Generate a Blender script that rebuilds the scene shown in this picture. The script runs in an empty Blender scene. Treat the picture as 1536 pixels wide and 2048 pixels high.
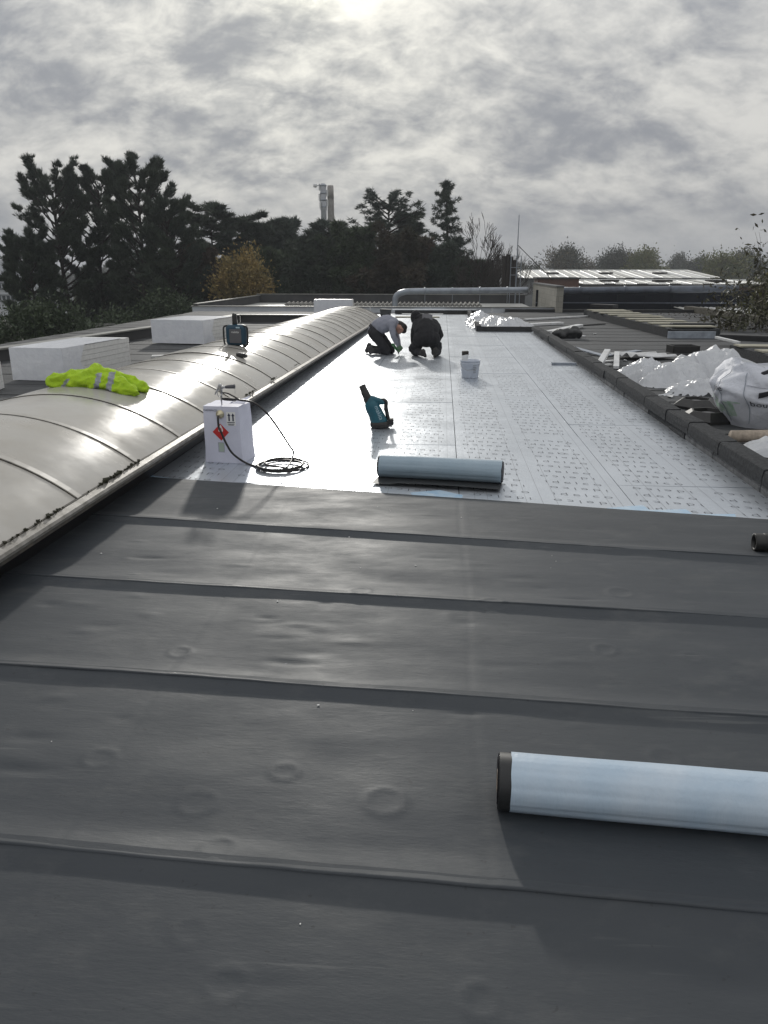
import bpy, bmesh, math, random
import numpy as np
from mathutils import Vector, Matrix, noise as mnoise
random.seed(7); rng = np.random.default_rng(7)
R = math.radians
scene = bpy.context.scene
COL = scene.collection

# ------------------------------------------------------------------ camera
CAM = Vector((0.0, 0.0, 1.55)); PITCH = R(17.45); YAW = R(4.2); FPX = 1539.0
cd = bpy.data.cameras.new('camera'); cam = bpy.data.objects.new('camera', cd); COL.objects.link(cam)
cam.location = CAM; cam.rotation_euler = (R(90) - PITCH, 0, YAW)
cd.sensor_fit = 'VERTICAL'; cd.sensor_height = 36; cd.lens = FPX / 2048 * 36
cd.clip_start = 0.05; cd.clip_end = 3000
scene.camera = cam
scene.render.resolution_x = 768; scene.render.resolution_y = 1024

# ------------------------------------------------------------------ sky and sun
SUN_EL = R(17.0); SUN_AZ = R(-9.8)          # azimuth measured from +Y towards +X
SUN_DIR = Vector((math.sin(SUN_AZ) * math.cos(SUN_EL), math.cos(SUN_AZ) * math.cos(SUN_EL), math.sin(SUN_EL)))
world = bpy.data.worlds.new('World'); scene.world = world; world.use_nodes = True
wt = world.node_tree; wt.nodes.clear()
def wn(t, **k):
    n = wt.nodes.new(t)
    for a, v in k.items(): setattr(n, a, v)
    return n
def wl(a, b): wt.links.new(a, b)
def wmath(op, a, b=None, clamp=False):
    n = wn('ShaderNodeMath', operation=op); n.use_clamp = clamp
    for i, v in enumerate((a, b)):
        if v is None: continue
        if isinstance(v, (int, float)): n.inputs[i].default_value = v
        else: wl(v, n.inputs[i])
    return n.outputs[0]
def wramp(fac, p0, p1):
    n = wn('ShaderNodeMapRange', interpolation_type='SMOOTHSTEP'); wl(fac, n.inputs[0])
    n.inputs[1].default_value = p0; n.inputs[2].default_value = p1; return n.outputs[0]
def wmix(fac, a, b, bt='MIX'):
    n = wn('ShaderNodeMix', data_type='RGBA', blend_type=bt)
    for s, v in ((n.inputs[0], fac), (n.inputs[6], a), (n.inputs[7], b)):
        if isinstance(v, (int, float)): s.default_value = v
        elif isinstance(v, tuple): s.default_value = (*v, 1)
        else: wl(v, s)
    return n.outputs[2]
sky = wn('ShaderNodeTexSky', sky_type='NISHITA', sun_disc=False)
sky.sun_elevation = SUN_EL; sky.sun_rotation = SUN_AZ % (2 * math.pi); sky.air_density = 1.0; sky.dust_density = 0.6
tc = wn('ShaderNodeTexCoord'); sep = wn('ShaderNodeSeparateXYZ'); wl(tc.outputs['Generated'], sep.inputs[0])
zc = wmath('MAXIMUM', sep.outputs[2], 0.0)
den = wmath('ADD', zc, 0.62)
px_ = wmath('DIVIDE', sep.outputs[0], den); py_ = wmath('DIVIDE', sep.outputs[1], den)
cmb = wn('ShaderNodeCombineXYZ'); wl(px_, cmb.inputs[0]); wl(py_, cmb.inputs[1])
rotn = wn('ShaderNodeMapping'); wl(cmb.outputs[0], rotn.inputs[0])
rotn.inputs['Rotation'].default_value = (0, 0, R(-28)); rotn.inputs['Scale'].default_value = (0.9, 1.3, 1); rotn.inputs['Location'].default_value = (21.3, -7.7, 0)
def wnoise(scale, detail, rough, dist=0.0, off=0.0):
    n = wn('ShaderNodeTexNoise', noise_dimensions='3D'); n.inputs['Scale'].default_value = scale
    n.inputs['Detail'].default_value = detail; n.inputs['Roughness'].default_value = rough; n.inputs['Distortion'].default_value = dist
    m = wn('ShaderNodeVectorMath', operation='ADD'); wl(rotn.outputs[0], m.inputs[0]); m.inputs[1].default_value = (off, off * 1.7, off * 2.3)
    wl(m.outputs[0], n.inputs['Vector']); return n.outputs['Fac']
n1 = wnoise(7.5, 8.0, 0.60, 0.30); n2 = wnoise(2.6, 3.0, 0.5, 0.2, 5.0); n3 = wnoise(22.0, 7.0, 0.58, 0.3, 9.0)
th = wmath('ADD', wmath('MULTIPLY', n1, 0.58), wmath('ADD', wmath('MULTIPLY', n2, 0.20), wmath('MULTIPLY', n3, 0.28)))
thick = wramp(th, 0.38, 0.67)
veil = wramp(th, 0.36, 0.50)                 # thinnest places let the blue through
dotn = wn('ShaderNodeVectorMath', operation='DOT_PRODUCT'); wl(tc.outputs['Generated'], dotn.inputs[0]); dotn.inputs[1].default_value = SUN_DIR
dd = wmath('MAXIMUM', dotn.outputs['Value'], 0.0)
g_wide = wmath('POWER', dd, 12.0); g_mid = wmath('POWER', dd, 70.0); g_core = wmath('POWER', dd, 2500.0)
base = wmix(thick, (0.485, 0.48, 0.465), (0.215, 0.226, 0.248))
glow = wmath('ADD', wmath('MULTIPLY', g_wide, 0.15), wmath('ADD', wmath('MULTIPLY', g_mid, 0.16), wmath('MULTIPLY', g_core, 1.5)))
thin = wmath('SUBTRACT', 1.0, wmath('MULTIPLY', thick, 0.8))
glow = wmath('MULTIPLY', glow, thin)
gcol = wn('ShaderNodeCombineXYZ')
wl(glow, gcol.inputs[0]); wl(wmath('MULTIPLY', glow, 0.96), gcol.inputs[1]); wl(wmath('MULTIPLY', glow, 0.76), gcol.inputs[2])
cloud = wmix(1.0, base, gcol.outputs[0], 'ADD')
# horizon: the deck closes to an even grey
hz = wramp(sep.outputs[2], -0.03, 0.12)
cloud = wmix(hz, (0.27, 0.277, 0.29), cloud)
cie = wmath('ADD', 0.82, wmath('MULTIPLY', zc, 0.85))      # an overcast deck is brighter overhead than at the horizon
cv = wn('ShaderNodeCombineXYZ')
for i_ in range(3): wl(cie, cv.inputs[i_])
cloud = wmix(1.0, cloud, cv.outputs[0], 'MULTIPLY')
bg_sky = wn('ShaderNodeBackground'); wl(sky.outputs[0], bg_sky.inputs[0]); bg_sky.inputs[1].default_value = 0.09
bg_cl = wn('ShaderNodeBackground'); wl(cloud, bg_cl.inputs[0]); bg_cl.inputs[1].default_value = 1.0
mixs = wn('ShaderNodeMixShader'); wl(wmath('SUBTRACT', 1.0, wmath('MULTIPLY', wmath('SUBTRACT', 0.08, wmath('MULTIPLY', veil, 0.07)), wramp(sep.outputs[2], 0.10, 0.45))), mixs.inputs[0])
wl(bg_sky.outputs[0], mixs.inputs[1]); wl(bg_cl.outputs[0], mixs.inputs[2])
wo = wn('ShaderNodeOutputWorld'); wl(mixs.outputs[0], wo.inputs[0])

sd = bpy.data.lights.new('sun', 'SUN'); sd.energy = 0.80; sd.angle = R(2.2); sd.color = (1.0, 0.965, 0.90)
so = bpy.data.objects.new('sun', sd); COL.objects.link(so); so.rotation_euler = (-SUN_DIR).to_track_quat('-Z', 'Y').to_euler()
vs = scene.view_settings; vs.view_transform = 'Standard'; vs.look = 'None'; vs.exposure = 0.50; vs.gamma = 1.0; vs.use_curve_mapping = False

# ------------------------------------------------------------------ helpers
FW = Vector((-math.sin(YAW) * math.cos(PITCH), math.cos(YAW) * math.cos(PITCH), -math.sin(PITCH)))
RT = Vector((math.cos(YAW), math.sin(YAW), 0)); UP = RT.cross(FW)
def ray(x, y): return FW + RT * ((x - 768) / FPX) + UP * ((1024 - y) / FPX)
def at(x, y, Y): d = ray(x, y); return CAM + d * (Y / d.y)           # point seen at photo position x, y at distance Y
def atz(x, y, z=0.0): d = ray(x, y); return CAM + d * ((z - CAM.z) / d.z)

def principled(name, col, rough=0.6, metal=0.0, spec=0.5, noise=None, bump=None, col2=None, extra=None, coords='Object', rvar=0.0, stretch=(1, 1, 1)):
    m = bpy.data.materials.new(name); m.use_nodes = True; nt = m.node_tree; b = nt.nodes['Principled BSDF']
    b.inputs['Base Color'].default_value = (*col, 1); b.inputs['Roughness'].default_value = rough
    b.inputs['Metallic'].default_value = metal; b.inputs['Specular IOR Level'].default_value = spec
    t = nt.nodes.new('ShaderNodeTexCoord'); mp = nt.nodes.new('ShaderNodeMapping'); mp.inputs['Scale'].default_value = stretch
    g_ = nt.nodes.new('ShaderNodeNewGeometry')
    nt.links.new(g_.outputs['Position'] if coords == 'World' else t.outputs[coords], mp.inputs[0]); vec = mp.outputs[0]
    def nz(scale, detail=5, rough_=0.6):
        n = nt.nodes.new('ShaderNodeTexNoise'); n.inputs['Scale'].default_value = scale; n.inputs['Detail'].default_value = detail
        n.inputs['Roughness'].default_value = rough_; nt.links.new(vec, n.inputs['Vector']); return n.outputs['Fac']
    if noise:
        c2 = col2 or tuple(c * 0.6 for c in col)
        f = nz(noise); mr = nt.nodes.new('ShaderNodeMapRange'); mr.inputs[1].default_value = 0.35; mr.inputs[2].default_value = 0.68
        nt.links.new(f, mr.inputs[0])
        mx = nt.nodes.new('ShaderNodeMix'); mx.data_type = 'RGBA'; nt.links.new(mr.outputs[0], mx.inputs[0])
        mx.inputs[6].default_value = (*col, 1); mx.inputs[7].default_value = (*c2, 1)
        nt.links.new(mx.outputs[2], b.inputs['Base Color'])
    if rvar:
        f = nz((noise or 3) * 1.7, 4); mr = nt.nodes.new('ShaderNodeMapRange'); mr.inputs[1].default_value = 0.3; mr.inputs[2].default_value = 0.7
        mr.inputs[3].default_value = rough - rvar; mr.inputs[4].default_value = rough + rvar
        nt.links.new(f, mr.inputs[0]); nt.links.new(mr.outputs[0], b.inputs['Roughness'])
    if bump:
        prev = None
        for sc, dist in bump:
            bp = nt.nodes.new('ShaderNodeBump'); bp.inputs['Distance'].default_value = dist; bp.inputs['Strength'].default_value = 1.0
            nt.links.new(nz(sc, 4), bp.inputs['Height'])
            if prev: nt.links.new(prev, bp.inputs['Normal'])
            prev = bp.outputs[0]
        nt.links.new(prev, b.inputs['Normal'])
    if extra: extra(m, nt, b, vec, nz)
    return m

class MB:
    """collects faces, built as one mesh"""
    def __init__(s): s.v = []; s.f = []; s.m = []
    def add(s, vs, fs, mi=0):
        o = len(s.v); s.v += [tuple(v) for v in vs]; s.f += [tuple(i + o for i in f) for f in fs]; s.m += [mi] * len(fs); return s
    def box(s, c, size, rot=None, mi=0, jit=0.0):
        hx, hy, hz_ = size[0] / 2, size[1] / 2, size[2] / 2; M = rot or Matrix.Identity(3)
        vs = [Vector(c) + M @ Vector((sx * hx + random.uniform(-jit, jit), sy * hy + random.uniform(-jit, jit), sz * hz_ + random.uniform(-jit, jit))) for sz in (-1, 1) for sx, sy in ((-1, -1), (1, -1), (1, 1), (-1, 1))]
        return s.add(vs, [(3, 2, 1, 0), (4, 5, 6, 7), (0, 1, 5, 4), (1, 2, 6, 5), (2, 3, 7, 6), (3, 0, 4, 7)], mi)
    def tube(s, pts, rad, n=8, mi=0, cap=True):
        pts = [Vector(p) for p in pts]; rs = rad if isinstance(rad, (list, tuple)) else [rad] * len(pts)
        vs = []; ref = None
        for i, p in enumerate(pts):
            a = pts[max(i - 1, 0)]; b = pts[min(i + 1, len(pts) - 1)]; d = (b - a)
            d = d.normalized() if d.length > 1e-9 else Vector((0, 0, 1))
            if ref is None: ref = d.orthogonal().normalized()
            u = ref - d * ref.dot(d); u = u.normalized() if u.length > 1e-6 else d.orthogonal().normalized(); ref = u; w = d.cross(u)
            for k in range(n):
                t = 2 * math.pi * k / n; vs.append(p + (u * math.cos(t) + w * math.sin(t)) * rs[i])
        fs = [(i * n + k, i * n + (k + 1) % n, (i + 1) * n + (k + 1) % n, (i + 1) * n + k) for i in range(len(pts) - 1) for k in range(n)]
        if cap: fs += [tuple(reversed(range(n))), tuple(range((len(pts) - 1) * n, len(pts) * n))]
        return s.add(vs, fs, mi)
    def lathe(s, prof, n=24, mi=0, M=None):
        vs = []; M = M or Matrix.Identity(4)
        for r, z in prof:
            for k in range(n): t = 2 * math.pi * k / n; vs.append(M @ Vector((r * math.cos(t), r * math.sin(t), z)))
        fs = [(i * n + k, i * n + (k + 1) % n, (i + 1) * n + (k + 1) % n, (i + 1) * n + k) for i in range(len(prof) - 1) for k in range(n)]
        return s.add(vs, fs, mi)
    def grid(s, nu, nv, fn, mi=0):
        vs = [fn(i / nu, j / nv) for j in range(nv + 1) for i in range(nu + 1)]
        fs = [(j * (nu + 1) + i, j * (nu + 1) + i + 1, (j + 1) * (nu + 1) + i + 1, (j + 1) * (nu + 1) + i) for j in range(nv) for i in range(nu)]
        return s.add(vs, fs, mi)
    def mesh(s, name, mats, smooth=False):
        me = bpy.data.meshes.new(name); me.from_pydata(s.v, [], s.f)
        for m in (mats if isinstance(mats, (list, tuple)) else [mats]): me.materials.append(m)
        if any(s.m): me.polygons.foreach_set('material_index', s.m)
        if smooth: me.polygons.foreach_set('use_smooth', [True] * len(me.polygons))
        me.update(); return me
    def build(s, name, mats, parent=None, smooth=False, bevel=0.0):
        return link(name, s.mesh(name, mats, smooth), parent, bevel)
def link(name, me, parent=None, bevel=0.0):
    o = bpy.data.objects.new(name, me); COL.objects.link(o)
    if parent is not None: o.parent = parent
    if bevel:
        b = o.modifiers.new('bevel', 'BEVEL'); b.width = bevel; b.segments = 2; b.limit_method = 'ANGLE'
    return o
def tag(o, label=None, cat=None, group=None, kind=None):
    if label: o['label'] = label
    if cat: o['category'] = cat
    if group: o['group'] = group
    if kind: o['kind'] = kind
    return o
def thing(name, label, cat, loc=(0, 0, 0), rz=0.0, group=None):
    o = bpy.data.objects.new(name, None); COL.objects.link(o); o.location = loc; o.rotation_euler = (0, 0, rz); o.empty_display_size = 0.1
    return tag(o, label, cat, group)
def arrays_mesh(name, V, F, mat, smooth=False):
    """fast mesh from numpy: V (n,3), F (m,k)"""
    me = bpy.data.meshes.new(name); n, (m, k) = len(V), F.shape
    me.vertices.add(n); me.vertices.foreach_set('co', np.asarray(V, np.float32).ravel())
    me.loops.add(m * k); me.loops.foreach_set('vertex_index', F.ravel().astype(np.int32))
    me.polygons.add(m); me.polygons.foreach_set('loop_start', np.arange(m, dtype=np.int32) * k)
    if smooth: me.polygons.foreach_set('use_smooth', np.ones(m, bool))
    me.materials.append(mat); me.update(calc_edges=True); me.validate(); return me
def evaluated(o):
    dg = bpy.context.evaluated_depsgraph_get(); dg.update()
    me = bpy.data.meshes.new_from_object(o.evaluated_get(dg)); me.name = o.name; return me
def remeshed(name, mb, mats, parent=None, voxel=0.012, smooth=6, assign=None):
    """capsules and boxes fused into one continuous skin"""
    o = mb.build(name, mats, parent)
    r = o.modifiers.new('r', 'REMESH'); r.mode = 'VOXEL'; r.voxel_size = voxel
    sm = o.modifiers.new('s', 'SMOOTH'); sm.factor = 0.5; sm.iterations = smooth
    me = evaluated(o); o.modifiers.clear(); old = o.data; o.data = me; bpy.data.meshes.remove(old)
    me.materials.clear()
    for m in (mats if isinstance(mats, (list, tuple)) else [mats]): me.materials.append(m)
    me.polygons.foreach_set('use_smooth', [True] * len(me.polygons))
    if assign:
        me.polygons.foreach_set('material_index', [assign(p.center) for p in me.polygons])
    me.update(); return o
def displace(me, fn):
    N = [v.normal.copy() for v in me.vertices]; P = [v.co.copy() for v in me.vertices]
    me.vertices.foreach_set('co', [c for p, n in zip(P, N) for c in (p + n * fn(p))]); me.update()
def capsule(mb, a, b, ra, rb, n=12):
    a = Vector(a); b = Vector(b); d = (b - a); L = d.length; d = d / max(L, 1e-6)
    pts = []; rs = []
    for t in (-1, -0.8, -0.5, 0): pts.append(a + d * ra * t); rs.append(max(ra * math.sqrt(max(0, 1 - t * t)), 1e-3))
    for t in (0, 0.5, 0.8, 1): pts.append(b + d * rb * t); rs.append(max(rb * math.sqrt(max(0, 1 - t * t)), 1e-3))
    if L < 1e-4: return
    mb.tube(pts, rs, n)
def rz3(a): return Matrix.Rotation(a, 3, 'Z')
_words = {}
def word_mesh(text, size=1.0, xs=1.0, spacing=1.0, res=3, thin=0.0):
    key = (text, size, xs, spacing, thin)
    if key in _words: return _words[key]
    cu = bpy.data.curves.new('text', 'FONT'); cu.body = text; cu.size = size; cu.space_character = spacing
    cu.resolution_u = res; cu.offset = thin; cu.align_x = 'CENTER'; cu.align_y = 'CENTER'
    o = bpy.data.objects.new('text', cu); COL.objects.link(o); me = evaluated(o)
    V = np.array([v.co[:] for v in me.vertices]); V[:, 0] *= xs; F = [tuple(p.vertices) for p in me.polygons]
    bpy.data.objects.remove(o); bpy.data.curves.remove(cu); bpy.data.meshes.remove(me)
    _words[key] = (V, F); return V, F
def add_text(mb, text, M, size, xs=1.0, spacing=1.0, mi=0, res=3, thin=0.0):
    V, F = word_mesh(text, size, xs, spacing, res, thin); mb.add([M @ Vector(v) for v in V], F, mi)
def frame(o, ex, ey):
    """matrix with origin o, text x axis ex, text y axis ey"""
    ex = Vector(ex); ey = Vector(ey); ez = ex.cross(ey)
    M = Matrix.Identity(4)
    for i in range(3): M[i][0] = ex[i]; M[i][1] = ey[i]; M[i][2] = ez[i]; M[i][3] = o[i]
    return M
# ------------------------------------------------------------------ materials of the setting
M = {}
M['foil'] = principled('foil', (0.62, 0.66, 0.71), 0.34, 0.74, noise=1.2, col2=(0.54, 0.58, 0.63), bump=((17, 0.0026), (80, 0.0008)), coords='World', rvar=0.06)
M['ink'] = principled('ink', (0.11, 0.12, 0.14), 0.55, spec=0.3)
M['ink_pale'] = principled('ink_pale', (0.28, 0.29, 0.31), 0.4, 0.5)
def membrane_extra(m, nt, b, vec, nz):
    """dust, scuffs and drag marks on the rubber"""
    L = nt.links.new
    def noise(scale, st, detail=4, rough_=.6):
        g = nt.nodes.new('ShaderNodeNewGeometry'); mp = nt.nodes.new('ShaderNodeMapping'); mp.inputs['Scale'].default_value = st; L(g.outputs['Position'], mp.inputs[0])
        n = nt.nodes.new('ShaderNodeTexNoise'); n.inputs['Scale'].default_value = scale; n.inputs['Detail'].default_value = detail; n.inputs['Roughness'].default_value = rough_; L(mp.outputs[0], n.inputs['Vector']); return n.outputs['Fac']
    def ramp(f, a, c, o0=0.0, o1=1.0):
        r = nt.nodes.new('ShaderNodeMapRange'); L(f, r.inputs[0]); r.inputs[1].default_value = a; r.inputs[2].default_value = c; r.inputs[3].default_value = o0; r.inputs[4].default_value = o1; return r.outputs[0]
    def mix(f, a, c):
        x = nt.nodes.new('ShaderNodeMix'); x.data_type = 'RGBA'; L(f, x.inputs[0])
        if isinstance(a, tuple): x.inputs[6].default_value = (*a, 1)
        else: L(a, x.inputs[6])
        x.inputs[7].default_value = (*c, 1); return x.outputs[2]
    c = mix(ramp(noise(.9, (.6, 1.3, 1)), .35, .7), (.042, .049, .058), (.061, .068, .075))
    c = mix(ramp(noise(3.2, (.8, 1.4, 1), 8, .7), .52, .78, 0, .55), c, (.115, .118, .118))      # dust bloom
    c = mix(ramp(noise(14, (.10, 2.2, 1), 3), .66, .74, 0, .5), c, (.125, .13, .132))            # drag marks
    c = mix(ramp(noise(38, (1, 1, 1), 2), .70, .74, 0, .5), c, (.030, .032, .035))               # dark scuffs
    oi = nt.nodes.new('ShaderNodeObjectInfo'); hs = nt.nodes.new('ShaderNodeHueSaturation'); L(c, hs.inputs['Color']); L(ramp(oi.outputs['Random'], 0, 1, .86, 1.14), hs.inputs['Value'])   # sheets from different rolls
    L(hs.outputs[0], b.inputs['Base Color'])
    L(ramp(noise(2.6, (.7, 1.6, 1), 6, .65), .3, .7, .50, .68), b.inputs['Roughness'])
M['membrane'] = principled('membrane', (0.06, 0.067, 0.075), 0.58, spec=0.34, bump=((9, 0.0020), (55, 0.0007), (240, 0.0002)), coords='World', stretch=(0.5, 1.6, 1), extra=membrane_extra)
M['bitumen'] = principled('bitumen', (0.040, 0.043, 0.046), 0.72, noise=3, col2=(0.072, 0.075, 0.078), bump=((14, 0.004), (300, 0.0012)), coords='World', spec=0.4, stretch=(0.5, 1.5, 1))
M['slab'] = principled('slab', (0.022, 0.024, 0.027), 0.9, noise=34, col2=(0.062, 0.065, 0.069), bump=((160, 0.004), (22, 0.006)), coords='World', spec=0.25)
M['slab_old'] = principled('slab_old', (0.085, 0.088, 0.092), 0.9, noise=12, col2=(0.19, 0.192, 0.195), bump=((200, 0.002),), coords='World', spec=0.2)
M['black'] = principled('black', (0.012, 0.012, 0.013), 0.5, noise=6, col2=(0.02, 0.02, 0.021))
M['deck'] = principled('deck', (0.05, 0.05, 0.05), 0.9)
M['glazing'] = principled('glazing', (0.47, 0.455, 0.425), 0.23, spec=0.22, noise=1.6, col2=(0.40, 0.375, 0.33), bump=((1.2, 0.004), (60, 0.0003)), coords='World', rvar=0.07)
M['alu'] = principled('alu', (0.34, 0.325, 0.30), 0.5, 0.3, noise=10, col2=(0.15, 0.14, 0.12), bump=((60, 0.001),), coords='World')
M['strip'] = principled('strip', (0.44, 0.42, 0.385), 0.35, noise=9, col2=(0.34, 0.32, 0.28), coords='World')
M['gasket'] = principled('gasket', (0.03, 0.028, 0.025), 0.7, noise=20, col2=(0.09, 0.08, 0.06), coords='World')
M['coping'] = principled('coping', (0.30, 0.30, 0.285), 0.5, 0.3, noise=4, col2=(0.20, 0.20, 0.18), coords='World')
M['fascia'] = principled('fascia', (0.60, 0.63, 0.67), 0.45, 0.1, noise=2, col2=(0.52, 0.55, 0.58), coords='World')
M['pale_roof'] = principled('pale_roof', (0.42, 0.42, 0.40), 0.55, noise=1.5, col2=(0.30, 0.30, 0.28), coords='World')
M['blue_film'] = principled('blue_film', (0.34, 0.52, 0.70), 0.25, noise=9, col2=(0.55, 0.66, 0.75), coords='World')
M['foam'] = principled('foam', (0.78, 0.78, 0.76), 0.7, noise=12, col2=(0.66, 0.66, 0.64), bump=((160, 0.001),))
M['foam_edge'] = principled('foam_edge', (0.60, 0.60, 0.54), 0.8, noise=14, col2=(0.48, 0.48, 0.42), bump=((160, 0.001),))
M['moss'] = principled('moss', (0.035, 0.035, 0.018), 0.95, noise=30)
M['ground'] = principled('ground', (0.07, 0.085, 0.045), 0.95, noise=0.15, col2=(0.085, 0.08, 0.065), coords='World')
M['wall_dark'] = principled('wall_dark', (0.06, 0.06, 0.062), 0.8, noise=1, coords='World')  # mottled dark grey for parapets, building walls, gutters and the housing roof

# ------------------------------------------------------------------ ground and the roof we stand on
tag(MB().add([(-420, -420, -5), (420, -420, -5), (420, 420, -5), (-420, 420, -5)], [(0, 1, 2, 3)]).build('ground', M['ground']), kind='structure')
roof = tag(MB().box((0.2, 13.5, -2.52), (19.6, 35.0, 4.96)).build('flat_roof', M['deck']), kind='structure')

# insulation boards faced with printed foil
BW, BL = 1.2, 2.4
brd = MB().box((0, 0, -0.018), (BW - 0.006, BL - 0.006, 0.036)).mesh('insulation_board', M['foil'])
bevel_done = None
def lettering_mesh(seed):
    random.seed(seed); mb = MB(); sl = -0.20
    for ci, cx in enumerate((-0.31, 0.27)):
        k = 0; y = -BL / 2 + 0.10 + 0.07 * ci
        while y < BL / 2 - 0.08:
            s = 1 if (k + ci) % 2 == 0 else -1
            Mx = frame((cx + 0.02 * math.sin(k), y, 0.0012), (s, s * sl, 0), (0, s, 0))
            add_text(mb, 'idelco', Mx, 0.098, 1.32, 1.34, 0, 2, -0.0017)
            y += 0.168; k += 1
    for lx in (-0.49, -0.40, -0.13, -0.02, 0.08, 0.44, 0.52):            # fine ruled lines
        mb.add([(lx, -BL / 2 + 0.01, 0.0008), (lx + 0.0022, -BL / 2 + 0.01, 0.0008), (lx + 0.0022, BL / 2 - 0.01, 0.0008), (lx, BL / 2 - 0.01, 0.0008)], [(0, 1, 2, 3)], 1)
    for k in range(3):                                                  # washer marks
        x = random.uniform(-0.5, 0.5); y = random.uniform(-1.0, 1.0)
        vs = []; n = 12
        for r in (0.028, 0.022):
            for q in range(n): a = 2 * math.pi * q / n; vs.append((x + r * math.cos(a), y + r * math.sin(a), 0.0014))
        mb.add(vs, [(q, (q + 1) % n, n + (q + 1) % n, n + q) for q in range(n)], 1)
        add_text(mb, 'RECO', frame((x, y, 0.0013), (1, 0, 0), (0, 1, 0)), 0.016, 1, 1, 1, 1) if False else None
    random.seed(7); return mb.mesh('lettering', [M['ink'], M['ink_pale']])
letter_meshes = [lettering_mesh(s) for s in (1, 2, 3)]
board_cols = [(-1.65, 3.18), (-0.45, 3.18 - 1.25 + 0.30), (0.75, 2.68), (1.95, 3.32)]
ends = [28.6, 28.9, 28.9, 20.7]
for ci, (cx, y0) in enumerate(board_cols):
    k = 0
    while True:
        cy = y0 + BL / 2 + k * BL; k += 1
        if cy - BL / 2 > ends[ci]: break
        o = link('insulation_board', brd, roof); o.location = (cx, cy, random.uniform(-0.0006, 0.0006))
        o.rotation_euler = (R(random.uniform(-0.10, 0.10)), R(random.uniform(-0.10, 0.10)), 0)
        if ci == 3 and cy + BL / 2 > ends[3] + 0.8: o.location.z = 0.0
        lt = link('lettering', random.choice(letter_meshes), o)
# narrow make-up strips along the skylight and inside the tray
MB().box((-2.31, 16.0, -0.019), (0.115, 26.0, 0.036)).build('foil_strip', M['foil'], roof)

# rubber membrane sheets
LN = [((-2.33, 5.68), (2.13, 4.91)), ((-1.61, 4.55), (1.84, 4.14)), ((-2.2, 3.59), (1.52, 3.33)), ((-1.75, 2.66), (1.19, 2.49)), ((-1.2, 1.68), (0.84, 1.58)), ((-1.2, 0.72), (0.84, 0.65)), ((-1.2, -0.3), (0.84, -0.35)), ((-1.2, -1.2), (0.84, -1.25))]
def ln(k, x):
    (x0, y0), (x1, y1) = LN[k]; return y0 + (y1 - y0) * (x - x0) / (x1 - x0)
rings = [(atz(*p), r, h) for p, r, h in (((200, 1523), .05, .006), ((570, 1550), .042, .008), ((455, 1978), .045, .006), ((960, 2010), .042, .008), ((440, 1708), .045, .004), ((360, 1308), .045, .005), ((1210, 1305), .045, .007), ((1330, 1520), .05, .006), ((395, 1612), .055, .004), ((1240, 1190), .06, .006), ((985, 1218), .06, .005), ((770, 1610), .06, .006), ((720, 1192), .05, .005), ((1385, 1320), .04, .005), ((380, 1870), .04, .003))]
dents = []
random.seed(11)
for p in ((545, 1250), (600, 1255), (560, 1280), (640, 1262), (560, 1325), (590, 1330), (535, 1240), (700, 1290), (620, 1310), (100, 1212), (165, 1212), (205, 1255), (230, 1165), (330, 1150), (300, 1120), (480, 1135), (870, 1120), (1040, 1160), (1160, 1205), (930, 1250), (1270, 1110), (1190, 1100), (20, 1520), (40, 1545), (60, 1480), (110, 1400)):
    c = atz(*p); dents.append((c.x, c.y, random.uniform(.05, .11), random.uniform(.018, .035), random.choice((-1, -1, 1)) * random.uniform(.003, .006)))
for _ in range(70):
    dents.append((random.uniform(-2.2, 2.3), random.uniform(0.4, 5.2), random.uniform(.03, .10), random.uniform(.012, .035), random.choice((-1, 1)) * random.uniform(.0015, .0035)))
def mem_detail(X, Y):
    Z = np.zeros_like(X)
    for i in range(26):                                     # slow ripples, longer across than along
        a = rng.normal(0, .35); kx = rng.uniform(.3, 4.0); ky = rng.uniform(2, 22); ph = rng.uniform(0, 6.28)
        Z += 0.00045 * (9 / (ky + 4)) * np.sin(kx * X + ky * (Y + a * X * .2) + ph + 0.8 * np.sin(1.3 * X + i))
    for xj in (-1.05, .15, 1.35): Z -= .0009 * np.exp(-((X - xj + .01 * np.sin(Y * 3)) / .010) ** 2) - .0006 * np.exp(-((X - xj - .03) / .03) ** 2)   # board joints telegraphing through
    for c, r, h in rings:
        d = np.hypot(X - c.x, (Y - c.y)); Z += h * .55 * np.exp(-((d - r) / (r * .17)) ** 2) - h * .16 * np.exp(-(d / (r * .5)) ** 2) + h * .12 * np.exp(-(d / (r * 2.2)) ** 2)
    for x, y, a, b, h in dents: Z += h * np.exp(-((X - x) / a) ** 2 - ((Y - y) / b) ** 2)
    return Z
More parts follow.
